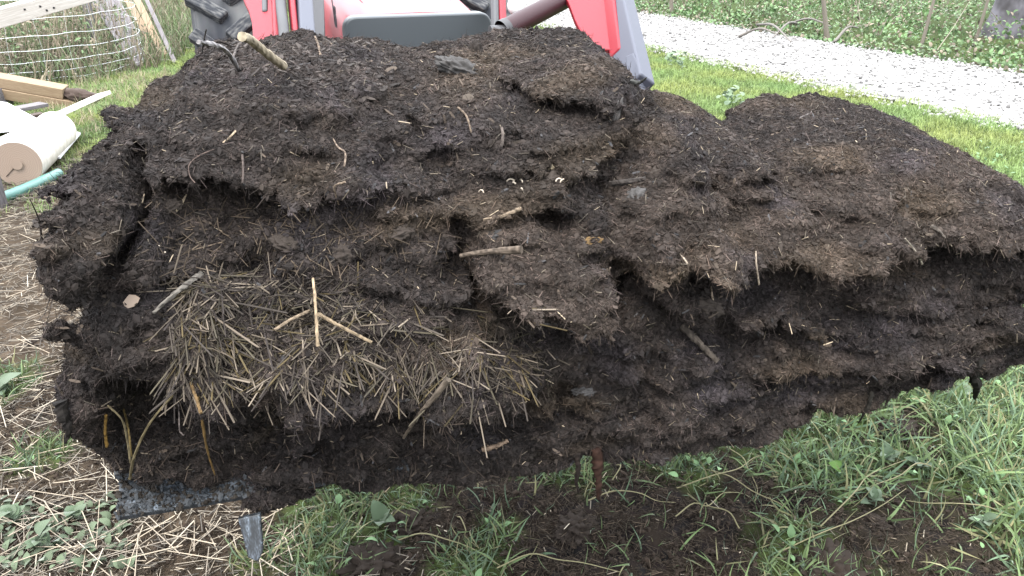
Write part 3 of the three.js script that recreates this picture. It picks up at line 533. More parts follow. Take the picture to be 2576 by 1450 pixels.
// white grubs and a shell scrap
const grubGeo = (() => { const p = []; for (let i = 0; i <= 6; i++) { const a = -1.9 + 3.8 * i / 6; p.push(V(Math.cos(a) * 0.006, Math.sin(a) * 0.006, 0)); } return stickGeo(p, 0.0017, 0.0013, 12, 6, 0.1, 4); })();
const grubMat = std({ color: lin(0.34, 0.29, 0.23), roughness: 0.5 });
[[1290, 470, 'thickest curled white grub of the cluster below the shell scrap'], [1282, 458, 'curled white grub left in the cluster below the shell scrap'], [1296, 456, 'topmost curled white grub below the shell scrap'], [1308, 461, 'white grub right in the cluster below the shell scrap'], [1406, 462, 'white grub highest of the right trio'], [1412, 460, 'white grub middle of the right trio'], [1418, 464, 'white grub lowest of the right trio'], [1305, 482, 'lone white grub under the cluster'], [1212, 487, 'white grub apart at the left'], [402, 630, 'white grub in the left part of the load']].forEach(([x, y, label], i) => {
  const m = tag(obj('grub', grubGeo, grubMat), label, 'grub', 'white grubs on the face of the load'); m.position.copy(onHeap(x, y, 0.003)); m.rotation.set(rr(-0.4, 0.4), rr(-0.5, 0.5), rr(0, 6.28)); m.scale.setScalar(rr(0.7, 1.2));
});
{ const m = tag(obj('shell_scrap', lumpGeo(41, 3, 0.5, 2.2), std({ color: lin(0.28, 0.23, 0.15), roughness: 0.7 })), 'cream coloured shell scrap in a small hollow left of the fold', 'shell'); m.position.copy(onHeap(1380, 420, 0.004)); m.scale.set(0.012, 0.006, 0.006); m.rotation.z = -0.5; }
for (const [x, y, sx, sy, c, label] of [[328, 762, 0.013, 0.009, [0.17, 0.13, 0.1], 'small torn tan leaf on the left of the load'], [985, 182, 0.012, 0.006, [0.07, 0.055, 0.042], 'flat grey brown leaf scrap on the crest slope'], [1180, 250, 0.01, 0.006, [0.06, 0.048, 0.037], 'round brown leaf scrap right of the crest slope']]) {
  const s = new THREE.Shape(); for (let k = 0; k <= 9; k++) { const a = k / 9 * 6.283, r = 1 + 0.35 * n2(Math.cos(a) * 2 + x, Math.sin(a) * 2); k ? s.lineTo(Math.cos(a) * r, Math.sin(a) * r) : s.moveTo(r, 0); }
  const g = new THREE.ExtrudeGeometry(s, { depth: 0.06, bevelEnabled: true, bevelSize: 0.04, bevelThickness: 0.03, bevelSegments: 1 });
  const m = tag(obj('leaf_scrap', g, std({ color: lin(...c), side: THREE.DoubleSide })), label, 'leaf'); m.position.copy(onHeap(x, y, 0.005)); m.scale.set(sx, sy, 0.01); m.rotation.set(-0.4, 0.1, rr(-0.5, 0.5));
}
console.log('sticks');
// ---------------------------------------------------------------- the tractor that carries it
const redPaint = new THREE.MeshPhysicalMaterial({ color: lin(0.17, 0.004, 0.009), roughness: 0.45, specularIntensity: 0.8, clearcoat: 0.25, clearcoatRoughness: 0.12 });
const dustyRed = new THREE.MeshPhysicalMaterial({ color: lin(0.15, 0.005, 0.011), roughness: 0.55, specularIntensity: 0.45, clearcoat: 0.1, clearcoatRoughness: 0.3 });
const greyPaint = new THREE.MeshPhysicalMaterial({ color: lin(0.05, 0.054, 0.07), roughness: 0.55, specularIntensity: 0.5 });
const blackPart = std({ color: lin(0.018, 0.018, 0.02), roughness: 0.55 });
const maroon = new THREE.MeshPhysicalMaterial({ color: lin(0.02, 0.0045, 0.0065), roughness: 0.5, specularIntensity: 0.5 });
const smoked = new THREE.MeshPhysicalMaterial({ color: lin(0.03, 0.037, 0.042), roughness: 0.5, clearcoat: 0.25, clearcoatRoughness: 0.35 });
const rubber = (() => { const d = new Uint8Array(128 * 128 * 4), f = createNoise3D(mulberry(9)); for (let i = 0; i < 128 * 128; i++) { const x = i % 128, y = i >> 7, t = clamp(0.35 + 0.5 * f(x * 0.03, y * 0.03, 0) + 0.2 * f(x * 0.15, y * 0.15, 3), 0, 1); d[i * 4] = 36 + 52 * t; d[i * 4 + 1] = 38 + 50 * t; d[i * 4 + 2] = 42 + 44 * t; d[i * 4 + 3] = 255; } const t = new THREE.DataTexture(d, 128, 128); t.colorSpace = THREE.SRGBColorSpace; t.wrapS = t.wrapT = THREE.RepeatWrapping; t.magFilter = THREE.LinearFilter; t.needsUpdate = true; return matte({ map: t, roughness: 0.9 }); })();
const T0 = V(-0.355, 0, -3.12);
const PHT = THREE.MathUtils.degToRad(18), UT = V(Math.cos(PHT), 0, -Math.sin(PHT)), WT = V(Math.sin(PHT), 0, Math.cos(PHT));
const tractor = thing('tractor', 'red tractor with front loader carrying the manure load', 'tractor', T0, PHT);
const toT = (p) => { const d = p.clone().sub(T0); return V(d.dot(UT), p.y, d.dot(WT)); };
{ // hood: rounded cross-sections swept back from the nose
  const secs = [], NS = 13, prof = (w, yTop, yBot, crown) => { const o = []; for (let i = 0; i <= 24; i++) { const a = Math.PI * i / 24, c = Math.cos(a), s = Math.sin(a); o.push(V(Math.sign(c) * w * Math.abs(c) ** 0.32, lerp(yBot, yTop, s ** 0.3) + crown * (1 - (c) ** 2) , 0)); } return o; };
  for (let k = 0; k < NS; k++) { const t = k / (NS - 1); secs.push({ z: -0.01 - 1.5 * t, p: prof(lerp(0.292, 0.33, t), lerp(1.262, 1.42, t ** 0.8), 0.75, 0.02) }); }
  const pos = [], idx = [], n = secs[0].p.length;
  for (const s of secs) for (const p of s.p) pos.push(p.x, p.y, s.z);
  for (let k = 0; k < NS - 1; k++) for (let i = 0; i < n - 1; i++) { const a = k * n + i, b = a + n; idx.push(a, a + 1, b, a + 1, b + 1, b); }
  const c0 = pos.length / 3; pos.push(0, 0.75, secs[0].z); for (let i = 0; i < n - 1; i++) idx.push(c0, i + 1, i);
  const g = new THREE.BufferGeometry(); g.setAttribute('position', new THREE.Float32BufferAttribute(pos, 3)); g.setIndex(idx); g.computeVertexNormals();
  const hood = obj('hood', toCreasedNormals(g, 0.7), redPaint.clone(), tractor); hood.material.side = THREE.DoubleSide;
  // seam lines either side of the hood's middle panel
  for (const s of [-1, 1]) { const pts = []; for (let k = 0; k < 8; k++) { const t = k / 7; pts.push(V(s * lerp(0.165, 0.235, t), lerp(1.262, 1.42, t ** 0.8) + 0.012, -0.012 - 1.4 * t)); } obj('seam', tube(pts, 0.0035, 20, 5), std({ color: lin(0.12, 0.01, 0.015) }), hood); }
  // the dark nose panel bulges forward and tucks under
  const sh = new THREE.Shape(), w = 0.272, top = 1.272, bot = 1.135, r = 0.045;
  sh.moveTo(-w, bot + 0.03); sh.lineTo(-w, top - r); sh.quadraticCurveTo(-w, top, -w + r, top); sh.lineTo(w - r, top); sh.quadraticCurveTo(w, top, w, top - r); sh.lineTo(w, bot + 0.03); sh.quadraticCurveTo(0, bot - 0.045, -w, bot + 0.03);
  const pg = new THREE.ExtrudeGeometry(sh, { depth: 0.05, bevelEnabled: true, bevelSize: 0.008, bevelThickness: 0.012, bevelSegments: 3, curveSegments: 16, steps: 3 });
  obj('nose_panel', pg, smoked, tractor).position.z = -0.02;
  // lower grille and chassis, mostly behind the load
  obj('grille', beam(0.5, 0.42, 0.06, 0.02), blackPart, tractor).position.set(0, 0.92, 0.0);
  obj('chassis', beam(0.36, 0.3, 2.3, 0.03), blackPart, tractor).position.set(0, 0.55, -0.95);
  for (const y of [0.78, 0.84, 0.9, 0.96, 1.02]) obj('grille_bar', beam(0.46, 0.012, 0.02), greyPaint, tractor).position.set(0, y, 0.038);
  // side marking: a pale swoosh and the outlined number, raised a hair from the paint
  const font = await new FontLoader().loadAsync('fonts/droid/droid_sans_bold.typeface.json'), pale = matte({ color: lin(0.075, 0.06, 0.066) }), dim = matte({ color: lin(0.035, 0.03, 0.034) });
  let q = V(); for (let d = 2.6; d < 3.8; d += 0.004) { q = toT(at(845, 42, d)); if (q.x > -0.304) break; }
  const onSide = (name, g, mat, dz, dy, out) => { const m = obj(name, g, mat, tractor); m.rotation.y = -Math.PI / 2 - 0.025; m.position.set(-0.304 - out, q.y + dy, q.z + dz); return m; };
  const text = (grow) => { const g = new TextGeometry('65', { font, size: 0.062, depth: 0.001, curveSegments: 6, bevelEnabled: grow > 0, bevelSize: grow, bevelThickness: 0.0005, bevelSegments: 1 }); g.computeBoundingBox(); const b = g.boundingBox; g.translate(-(b.min.x + b.max.x) / 2, -(b.min.y + b.max.y) / 2, 0); return g; };
  onSide('number_outline', text(0.006), pale, 0, 0, 0.002); onSide('number', text(0), dim, 0, 0, 0.004);
  const sw = new THREE.Shape(); sw.moveTo(-0.05, 0.01); sw.lineTo(-0.1, 0.11); sw.lineTo(-0.17, 0.11); sw.lineTo(-0.055, -0.045); onSide('swoosh', new THREE.ExtrudeGeometry(sw, { depth: 0.001, bevelEnabled: false }), pale, 0, 0, 0.001);
}
{ // rear and front wheels
  const wheel = (name, x, y, z, rad, width, lugs) => {
    const g = new THREE.Group(); g.name = name; g.position.set(x, y, z); tractor.add(g);
    const prof = [[rad * 0.55, -width * 0.42], [rad * 0.72, -width * 0.5], [rad * 0.88, -width * 0.48], [rad * 0.94, -width * 0.4], [rad * 0.955, 0], [rad * 0.94, width * 0.4], [rad * 0.88, width * 0.48], [rad * 0.72, width * 0.5], [rad * 0.55, width * 0.42]].map(([a, b]) => new THREE.Vector2(a, b));
    const ty = new THREE.LatheGeometry(prof, 64); ty.rotateZ(Math.PI / 2); obj('tyre', ty, rubber, g);
    const rim = new THREE.LatheGeometry([[0.02, width * 0.1], [rad * 0.3, width * 0.08], [rad * 0.5, width * 0.2], [rad * 0.56, width * 0.44], [rad * 0.58, width * 0.44], [rad * 0.58, -width * 0.44], [rad * 0.56, -width * 0.44], [rad * 0.3, -width * 0.05], [0.02, -width * 0.03]].map(([a, b]) => new THREE.Vector2(a, b)), 48); rim.rotateZ(Math.PI / 2); obj('rim', rim, std({ color: lin(0.5, 0.5, 0.48), roughness: 0.5, side: THREE.DoubleSide }), g);
    const lg = beam(width * 0.62, rad * 0.085, rad * 0.105, 0.012);
    for (let k = 0; k < lugs; k++) for (const s of [-1, 1]) {
      const a = (k + (s > 0 ? 0.5 : 0)) / lugs * Math.PI * 2, m = obj('lug', lg, rubber, g);
      m.position.set(s * width * 0.25, Math.cos(a) * rad * 0.965, Math.sin(a) * rad * 0.965); m.rotation.set(a, 0, 0); m.rotateY(s * 0.72);
    }
  };
  const rw = toT(at(560, 60, 4.05));
  wheel('rear_wheel', rw.x + 0.02, 0.68, rw.z - 0.52, 0.68, 0.36, 18); wheel('rear_wheel', -rw.x - 0.02, 0.68, rw.z - 0.52, 0.68, 0.36, 18);
  wheel('front_wheel', -0.55, 0.36, -0.45, 0.36, 0.22, 14); wheel('front_wheel', 0.55, 0.36, -0.45, 0.36, 0.22, 14);
}
function plateBetween(name, pts, depth, mat, parent = tractor) { // a thick plate through four or more world points (nearly flat), extruded along its normal
  const q = pts.map(toT), o = q[0], ex = q[1].clone().sub(o).normalize(), nn = ex.clone().cross(q[2].clone().sub(o)).normalize(), ey = nn.clone().cross(ex);
  const s = new THREE.Shape(); q.forEach((p, i) => { const d = p.clone().sub(o); i ? s.lineTo(d.dot(ex), d.dot(ey)) : s.moveTo(0, 0); });
  const g = new THREE.ExtrudeGeometry(s, { depth, bevelEnabled: true, bevelSize: 0.004, bevelThickness: 0.004, bevelSegments: 2 });
  const m = obj(name, g, mat, parent); m.matrixAutoUpdate = true; m.quaternion.setFromRotationMatrix(new THREE.Matrix4().makeBasis(ex, ey, nn)); m.position.copy(o).addScaledVector(nn, -depth / 2); return m;
}
function boxBeam(name, a, b, w, h, mat, parent = tractor, up = V(0, 0, 1)) { // square section from world point a to b
  const A = toT(a), B = toT(b), d = B.clone().sub(A), m = obj(name, beam(d.length(), h, w, 0.008), mat, parent); m.quaternion.copy(frameQ(d, up)); m.position.copy(A).addScaledVector(d, 0.5); return m;
}
// right loader arm: grey boom, red inner plate with a curved edge, rib and hinge
boxBeam('loader_boom', at(1604, 225, 2.32), at(1548, -30, 2.72), 0.062, 0.09, greyPaint);
boxBeam('loader_boom', at(1548, -30, 2.72), at(1500, -330, 3.6), 0.062, 0.09, greyPaint);
plateBetween('gusset_plate', [at(1548, 130, 2.5), at(1530, -30, 2.72), at(1405, -30, 2.72), at(1432, 12, 2.66), at(1448, 55, 2.6), at(1462, 85, 2.56), at(1466, 130, 2.5)], 0.014, dustyRed);
boxBeam('rib', at(1554, 140, 2.46), at(1533, -30, 2.69), 0.028, 0.05, dustyRed);
plateBetween('hinge_plate', [at(1618, 260, 2.28), at(1612, 175, 2.33), at(1598, 145, 2.36), at(1578, 145, 2.36), at(1580, 260, 2.28)], 0.03, greyPaint);
// left loader arm
boxBeam('loader_boom', at(772, 140, 2.28), at(762, -30, 2.55), 0.045, 0.07, greyPaint);
boxBeam('loader_boom', at(762, -30, 2.55), at(790, -330, 3.5), 0.045, 0.07, greyPaint);
boxBeam('rib', at(746, 140, 2.27), at(730, -30, 2.54), 0.02, 0.05, dustyRed);
plateBetween('gusset_plate', [at(704, 110, 2.32), at(701, -30, 2.56), at(606, -30, 2.56), at(618, 10, 2.5), at(632, 40, 2.45), at(640, 70, 2.4), at(642, 110, 2.32)], 0.014, dustyRed);
boxBeam('rib', at(700, 112, 2.3), at(694, -30, 2.53), 0.03, 0.03, dustyRed);
boxBeam('slot_pin', at(666, 37, 2.435), at(664, -30, 2.535), 0.018, 0.03, blackPart);
obj('hydraulic_hose', tube([at(716, 100, 2.28), at(712, 60, 2.33), at(707, 20, 2.4), at(704, -40, 2.5)].map(toT), 0.016, 16, 10), blackPart, tractor);
// bucket cylinder running across behind the load, its rod eye, and the mast parts beside the hood
const cyl = obj('hydraulic_cylinder', tube([at(1268, 76, 2.5), at(1330, 44, 2.58), at(1450, -18, 2.76)].map(toT), 0.033, 8, 20), maroon, tractor);
obj('cylinder_gland', tube([at(1262, 79, 2.495), at(1276, 72, 2.505)].map(toT), 0.0345, 2, 20), blackPart, tractor);
{ const g = new THREE.CylinderGeometry(0.03, 0.03, 0.06, 20); const m = obj('rod_eye', g, blackPart, tractor); m.position.copy(toT(at(1256, 88, 2.49))); m.rotation.z = Math.PI / 2; }
boxBeam('mast_bar', at(1246, 120, 2.75), at(1244, -30, 2.95), 0.022, 0.03, blackPart); boxBeam('mast', at(1262, 120, 2.78), at(1258, -30, 2.98), 0.03, 0.04, dustyRed);
boxBeam('radiator_hose', at(797, 120, 2.95), at(793, -30, 3.15), 0.06, 0.04, blackPart);
{ const m = obj('work_lamp', new THREE.SphereGeometry(0.05, 24, 16), std({ color: lin(0.6, 0.6, 0.6), roughness: 0.2 }), tractor); m.position.copy(toT(at(1297, 14, 3.3))); m.scale.set(0.7, 0.8, 0.5); }
{ // the bucket under and behind the load
  const steel = (() => { const d = new Uint8Array(128 * 128 * 4), f = createNoise3D(mulberry(19)); for (let i = 0; i < 128 * 128; i++) { const x = i % 128, y = i >> 7, t = clamp(0.45 + 0.4 * f(x * 0.06, y * 0.06, 0) + 0.35 * f(x * 0.3, y * 0.3, 3), 0, 1); d[i * 4] = 22 + 66 * t * t; d[i * 4 + 1] = 25 + 72 * t * t; d[i * 4 + 2] = 28 + 78 * t * t; d[i * 4 + 3] = 255; } const t = new THREE.DataTexture(d, 128, 128); t.colorSpace = THREE.SRGBColorSpace; t.wrapS = t.wrapT = THREE.RepeatWrapping; t.magFilter = THREE.LinearFilter; t.repeat.set(9, 3); t.needsUpdate = true; return std({ map: t, roughness: 0.6, metalness: 0.3, bumpMap: t, bumpScale: 0.008 }); })();
  const bucket = new THREE.Group(); bucket.name = 'bucket'; const o = toT(fromHeap(V(0, 0, 0))); bucket.position.copy(o); bucket.rotation.y = PHI - PHT + 0.045; tractor.add(bucket);   // bucket shares the load's coordinates
  const P = (x, y) => onPlane(x, y, -0.03), e0 = P(300, 1290), eL = e0.x, eR = 0.98, yE = e0.y;
  const floor = obj('floor_plate', beam(eR - eL, 0.014, 0.62, 0.003), steel, bucket); floor.rotation.x = 0.32; floor.position.set((eL + eR) / 2, yE + 0.31 * Math.sin(0.32), -0.05 - 0.31 * Math.cos(0.32));
  const back = obj('back_plate', beam(eR - eL, 0.3, 0.012, 0.003), redPaint, bucket); back.position.set((eL + eR) / 2, yE + 0.27, -0.68); back.rotation.x = -0.25;
  for (const u of [eL + 0.006, eR - 0.006]) { const s = new THREE.Shape(); s.moveTo(0.1, yE + 0.05); s.lineTo(0.62, yE + 0.2); s.lineTo(0.7, yE + 0.36); s.lineTo(0.5, yE + 0.3); s.lineTo(0.1, yE + 0.06); const m = obj('side_plate', new THREE.ExtrudeGeometry(s, { depth: 0.012, bevelEnabled: false }), steel, bucket); m.rotation.y = Math.PI / 2; m.position.set(u - 0.006, 0, 0); }
  const muck = []; for (let k = 0; k < 26000; k++) { const z = 0.312 - 0.17 * R(), x = rr(-0.5, 0.5) * (eR - eL), r = 0.0012 + 0.004 * R() ** 4; if (x > 0 || R() > 0.75 + 0.5 * n2(x * 14, z * 30)) continue; muck.push({ p: V(x, 0.007 + r * 0.3, z), q: new THREE.Quaternion().setFromEuler(new THREE.Euler(rr(0, 6), rr(0, 6), rr(0, 6))), s: V(r * 1.6, r, r), c: R() < 0.6 ? lin(0.03, 0.033, 0.036) : lin(0.016, 0.0135, 0.011) }); }
  inst('muck', toCreasedNormals(lumpGeo(91, 0, 0.6), 0.2), rotten, muck, floor);
  const tg = (() => { const s = new THREE.Shape(); s.moveTo(-0.016, 0); s.lineTo(0.016, 0); s.lineTo(0.011, -0.06); s.lineTo(0.002, -0.075); s.lineTo(-0.01, -0.066); return new THREE.ExtrudeGeometry(s, { depth: 0.014, bevelEnabled: true, bevelSize: 0.003, bevelThickness: 0.003, bevelSegments: 2 }); })();
  for (const x of [638]) { const q = P(x, 1268), m = obj('tooth', tg, steel, bucket); m.position.set(q.x, q.y + 0.025, 0.005); m.rotation.set(-0.5, 0, 0.05); }
}
console.log('tractor');
// ---------------------------------------------------------------- timber, wire cage and odds and ends at the left
const whiteWood = std({ map: grainTex([206, 201, 193], [172, 166, 156], 3), roughness: 0.75 }), tanWood = std({ map: grainTex([126, 110, 88], [100, 82, 62], 4), roughness: 0.8 }), greyTimber = std({ map: grainTex([112, 108, 110], [58, 54, 55], 6), roughness: 0.9 }), darkTimber = std({ color: lin(0.035, 0.022, 0.016) });
function plankBetween(name, label, category, a, b, w, t, mat, up, group) {
  const d = b.clone().sub(a), m = tag(obj(name, beam(d.length(), t, w, 0.004), mat), label, category, group); m.quaternion.copy(frameQ(d, up ?? V(0, 1, 0))); m.position.copy(a).addScaledVector(d, 0.5); return m;
}
{
  const a = at(-420, 163, 4.12), b = at(360, -58, 4.9), pl = plankBetween('plank', 'whitewashed rail board with dark screw holes at the top left corner', 'board', a, b, 0.105, 0.036, whiteWood, V(0.1, 0.35, -0.94));
  const L = b.distanceTo(a); for (const [f, s] of [[0.575, 0.012], [0.625, 0.006], [0.665, -0.018], [0.64, -0.02]]) { const m = obj('screw', new THREE.CylinderGeometry(0.006, 0.006, 0.006, 12), blackPart, pl); m.position.set((f - 0.5) * L, -0.0185, s * 1.2); }
  for (const p of [a, a.clone().lerp(b, 0.3)]) { const m = tag(obj('fence_post', beam(0.09, p.y + 0.25, 0.09, 0.006), greyTimber), p === a ? 'far post beyond the left edge that holds the rail board' : 'near post beyond the left edge that holds the rail board', 'post', 'posts of the rail board'); m.position.set(p.x, (p.y + 0.25) / 2 - 0.02, p.z - 0.075); }
}
{ // squared beam of two boards, one end broken and dark
  const g = thing('timber_beam', 'squared tan timber beam of two layers with a broken dark end', 'beam', V(0, 0, 0));
  const a = at(-110, 196, 7.25), b = at(168, 246, 7.45), up = V(0, 1, 0.1), d = b.clone().sub(a), q = frameQ(d, up); g.position.copy(a);
  [[0.052, 0], [-0.052, 0.16]].forEach(([y, dl]) => { const m = obj('board', beam(d.length() + dl, 0.098, 0.15, 0.006), tanWood, g); m.quaternion.copy(q); m.position.copy(d).multiplyScalar(0.5).add(V(0, y, 0)); });
  const e = obj('broken_end', lumpGeo(51, 3, 0.35, 2.4), darkTimber, g); e.quaternion.copy(q); e.position.copy(d).add(V(0.1, 0.02, -0.01)); e.scale.set(0.17, 0.06, 0.07);
  const s = tag(obj('wooden_block', beam(0.3, 0.2, 0.25, 0.01), greyTimber), 'block under the beam beyond the left edge', 'block'); s.position.set(a.x + 0.25, 0.09, a.z + 0.02);
}
plankBetween('plank', 'thin bright white plank slanting up over the white log', 'board', at(-60, 382, 5.1), at(262, 236, 6.9), 0.12, 0.03, whiteWood, V(-0.15, 0.75, 0.6));
plankBetween('plank', 'weathered grey board lying under the white plank at the left', 'board', at(-40, 290, 6.6), at(110, 262, 7.0), 0.14, 0.03, greyTimber, V(0, 1, 0));
plankBetween('plank', 'short dark end of board beside the grey board', 'board', at(60, 300, 6.65), at(108, 290, 6.75), 0.08, 0.05, darkTimber, V(0, 1, 0));
{ // white sheets on the ground
  const sheet = (label, p, mat) => { const c = p.reduce((a, b) => a.add(b), V()).divideScalar(p.length); const s = new THREE.Shape(); p.forEach((q, i) => i ? s.lineTo(q.x - c.x, -(q.z - c.z)) : s.moveTo(q.x - c.x, -(q.z - c.z))); const g = new THREE.ExtrudeGeometry(s, { depth: 0.012, bevelEnabled: true, bevelSize: 0.002, bevelThickness: 0.002, bevelSegments: 1 }); const m = tag(obj('sheet', g, mat), label, 'sheet'); m.rotation.x = -Math.PI / 2; m.position.copy(c); return m; };
  const white = std({ color: lin(0.5, 0.5, 0.52), roughness: 0.5 });
  sheet('white sheet lying flat behind the white log', [groundAt(-120, 345, 0.12), groundAt(-120, 240, 0.12), groundAt(18, 262, 0.12), groundAt(100, 306, 0.12), groundAt(40, 330, 0.12)], white);
  sheet('white sheet reaching right from under the white plank', [groundAt(20, 350, 0.06), groundAt(112, 310, 0.06), groundAt(202, 338, 0.06), groundAt(150, 400, 0.06), groundAt(60, 400, 0.06)], white);
}
{ // pale log with a tan sawn end
  const g = thing('log', 'pale debarked log with round tan sawn end beside the green pipe', 'log', V(0, 0, 0));
  const a = at(46, 424, 5.2), b = at(150, 372, 6.05), r = 0.148, d = b.clone().sub(a); a.y = r - 0.005; b.y = r; d.copy(b).sub(a); g.position.copy(a);
  const q = new THREE.Quaternion().setFromUnitVectors(V(0, 1, 0), d.clone().normalize());
  const body = obj('body', new THREE.CylinderGeometry(r * 0.97, r, d.length(), 40, 6), whiteWood, g); body.quaternion.copy(q); body.position.copy(d).multiplyScalar(0.5);
  const rings = (() => { const N = 256, t = new Uint8Array(N * N * 4); for (let j = 0; j < N; j++) for (let i = 0; i < N; i++) { const x = (i - 128) / 128 - 0.06, y = (j - 128) / 128 + 0.04, a2 = Math.atan2(y, x), rad = Math.hypot(x, y) * (1 + 0.05 * n2(Math.cos(a2) * 1.5, Math.sin(a2) * 1.5)), s = 0.5 + 0.5 * Math.sin(rad * 75 + 2 * n2(x * 3, y * 3)), k = (j * N + i) * 4, m = 0.75 * s + 0.25 * n2(x * 25, y * 25); t[k] = 124 + 12 * m; t[k + 1] = 109 + 12 * m; t[k + 2] = 97 + 11 * m; t[k + 3] = 255; } const o = new THREE.DataTexture(t, N, N); o.colorSpace = THREE.SRGBColorSpace; o.magFilter = THREE.LinearFilter; o.needsUpdate = true; return o; })();
  const end = obj('sawn_end', new THREE.CircleGeometry(r * 0.985, 40), std({ map: rings, roughness: 0.85 }), g); end.quaternion.setFromUnitVectors(V(0, 0, 1), d.clone().normalize().negate()); end.position.copy(d).normalize().multiplyScalar(-0.004);
  const dn = d.clone().normalize(); const knob = obj('heart', new THREE.CylinderGeometry(r * 0.2, r * 0.23, 0.012, 20), std({ map: rings, roughness: 0.85 }), g); knob.quaternion.copy(q); knob.position.copy(dn).multiplyScalar(-0.008);
  const crackDir = V(-0.75, -0.66, 0).normalize(), ck = obj('radial_crack', beam(0.075, 0.004, 0.004, 0.001), darkTimber, g); ck.quaternion.copy(frameQ(crackDir.addScaledVector(dn, -crackDir.dot(dn)), dn)); ck.position.copy(crackDir.normalize()).multiplyScalar(0.075).addScaledVector(dn, -0.006);
}
tag(obj('pipe', tube([at(-60, 497, 4.75), at(20, 480, 4.95), at(70, 466, 5.1), at(150, 446, 5.4)].map((p) => p.setY(Math.max(0.03, p.y * 0.3))), 0.034, 20, 16), std({ color: lin(0.075, 0.17, 0.15), roughness: 0.35 })), 'sea green plastic pipe on the ground left of the load', 'pipe');
// leaning boards behind the cage
[[236, 345, 168, 'grey'], [256, 356, 160, 'grey'], [276, 364, 152, 'grey'], [296, 372, 146, 'grey']].forEach(([x0, x1, y1], i) => {
  const b = groundAt(x1, y1, 0.02), a = at(x0 - 24, -36, b.distanceTo(V(0, EYE, 0)) * 0.985);
  plankBetween('plank', ['leftmost weathered grey board leaning behind the wire cage', 'second weathered grey board from the left behind the wire cage', 'third weathered grey board from the left behind the wire cage', 'fourth weathered grey board, next to the tan planks'][i], 'board', a, b, 0.085, 0.022, greyTimber, V(0.3, 0.4, 0.86), 'boards leaning behind the wire cage');
});
[[318, 392, 128], [345, 412, 140], [370, 440, 158]].forEach(([x0, x1, y1], i) => {
  const b = groundAt(x1, y1, 0.02), a = at(x0 - 18, -36, b.distanceTo(V(0, EYE, 0)) * 0.985);
  plankBetween('plank', ['leftmost pale tan plank leaning right of the grey boards', 'middle pale tan plank leaning right of the grey boards', 'thin rightmost tan plank, nearest the tractor tyre'][i], 'board', a, b, i === 2 ? 0.05 : 0.09, 0.03, i === 2 ? greyTimber : tanWood, V(0.3, 0.4, 0.86), 'tan planks leaning behind the wire cage');
});
{ // rack that the leaning boards rest on, above the frame
  const a = at(190, -40, 9.4), b = at(380, -40, 9.6), m = plankBetween('rack_rail', 'rail that the leaning boards rest against', 'rail', a.add(V(0, 0, -0.06)), b.add(V(0, 0, -0.06)), 0.08, 0.08, greyTimber, V(0, 1, 0));
  for (const p of [a]) { const q = tag(obj('fence_post', beam(0.08, p.y, 0.08, 0.006), greyTimber), 'grey post behind the leaning boards inside the wire cage', 'post'); q.position.set(p.x, p.y / 2 - 0.05, p.z - 0.09); }
}
{ // round cage of woven wire
  const C = V(-5.72, 0, -9.55), rad = 1.28, g = thing('wire_cage', 'round cage of galvanised woven wire around dry weeds', 'wire cage', C), wire = std({ color: lin(0.55, 0.57, 0.58), roughness: 0.45, metalness: 0.4 });
  for (const y of [0.06, 0.14, 0.24, 0.36, 0.5, 0.67, 0.86, 1.05]) { const p = []; for (let k = 0; k < 40; k++) { const a = k / 40 * 6.2832; p.push(V(Math.cos(a) * rad * (1 + 0.015 * n2(k * 0.5, y * 4)), y + 0.012 * n2(k * 0.4, y * 9), Math.sin(a) * rad)); } obj('line_wire', tube(p, 0.0024, 100, 4, true), wire, g); }
  for (let k = 0; k < 28; k++) { const a = k / 28 * 6.2832, p = [0, 0.35, 0.7, 1.05].map((y) => V(Math.cos(a + 0.02 * n2(k, y * 3)) * rad, y, Math.sin(a + 0.02 * n2(k, y * 3)) * rad)); obj('stay_wire', tube(p, 0.0011, 6, 4), wire, g); }
}
console.log('left');
// ---------------------------------------------------------------- vegetation and litter
const leafMat = (o) => new THREE.MeshPhysicalMaterial({ roughness: 0.75, side: THREE.DoubleSide, specularIntensity: 0.5, transmission: 0.3, thickness: 0, ...o });
function bladeGeo(curve, width, seg = 5) { // one grass blade, 1 long, rising along y and bending over towards x
  const pos = [], idx = [];
  for (let i = 0; i <= seg; i++) { const t = i / seg, a = curve * t, x = curve ? (1 - Math.cos(a)) / curve : 0, y = curve ? Math.sin(a) / curve : t, w = width * (1 - t ** 2.2) * 0.5 + 0.0006; pos.push(x, y, -w, x + 0.12 * w, y, 0, x, y, w); }
  for (let i = 0; i < seg; i++) { const a = i * 3; idx.push(a, a + 1, a + 3, a + 1, a + 4, a + 3, a + 1, a + 2, a + 4, a + 2, a + 5, a + 4); }
  const g = new THREE.BufferGeometry(); g.setAttribute('position', new THREE.Float32BufferAttribute(pos, 3)); g.setIndex(idx); g.computeVertexNormals(); return g;
}
function tuftGeo(n, spread, seed) { const r = mulberry(seed), parts = []; for (let k = 0; k < n; k++) { const g = bladeGeo(0.3 + 1.7 * r(), 0.03 + 0.03 * r(), 3); g.scale(0.5 + 0.6 * r(), 0.5 + 0.6 * r(), 1); g.rotateY(r() * 6.283); g.translate((r() - 0.5) * spread, 0, (r() - 0.5) * spread); parts.push(g); } return mergeGeometries(parts); }
const yQ = (a) => new THREE.Quaternion().setFromAxisAngle(V(0, 1, 0), a);
const tilt = (a, t) => new THREE.Quaternion().setFromEuler(new THREE.Euler(rr(-t, t), a, rr(-t, t), 'YXZ'));
const grassMat = leafMat({});
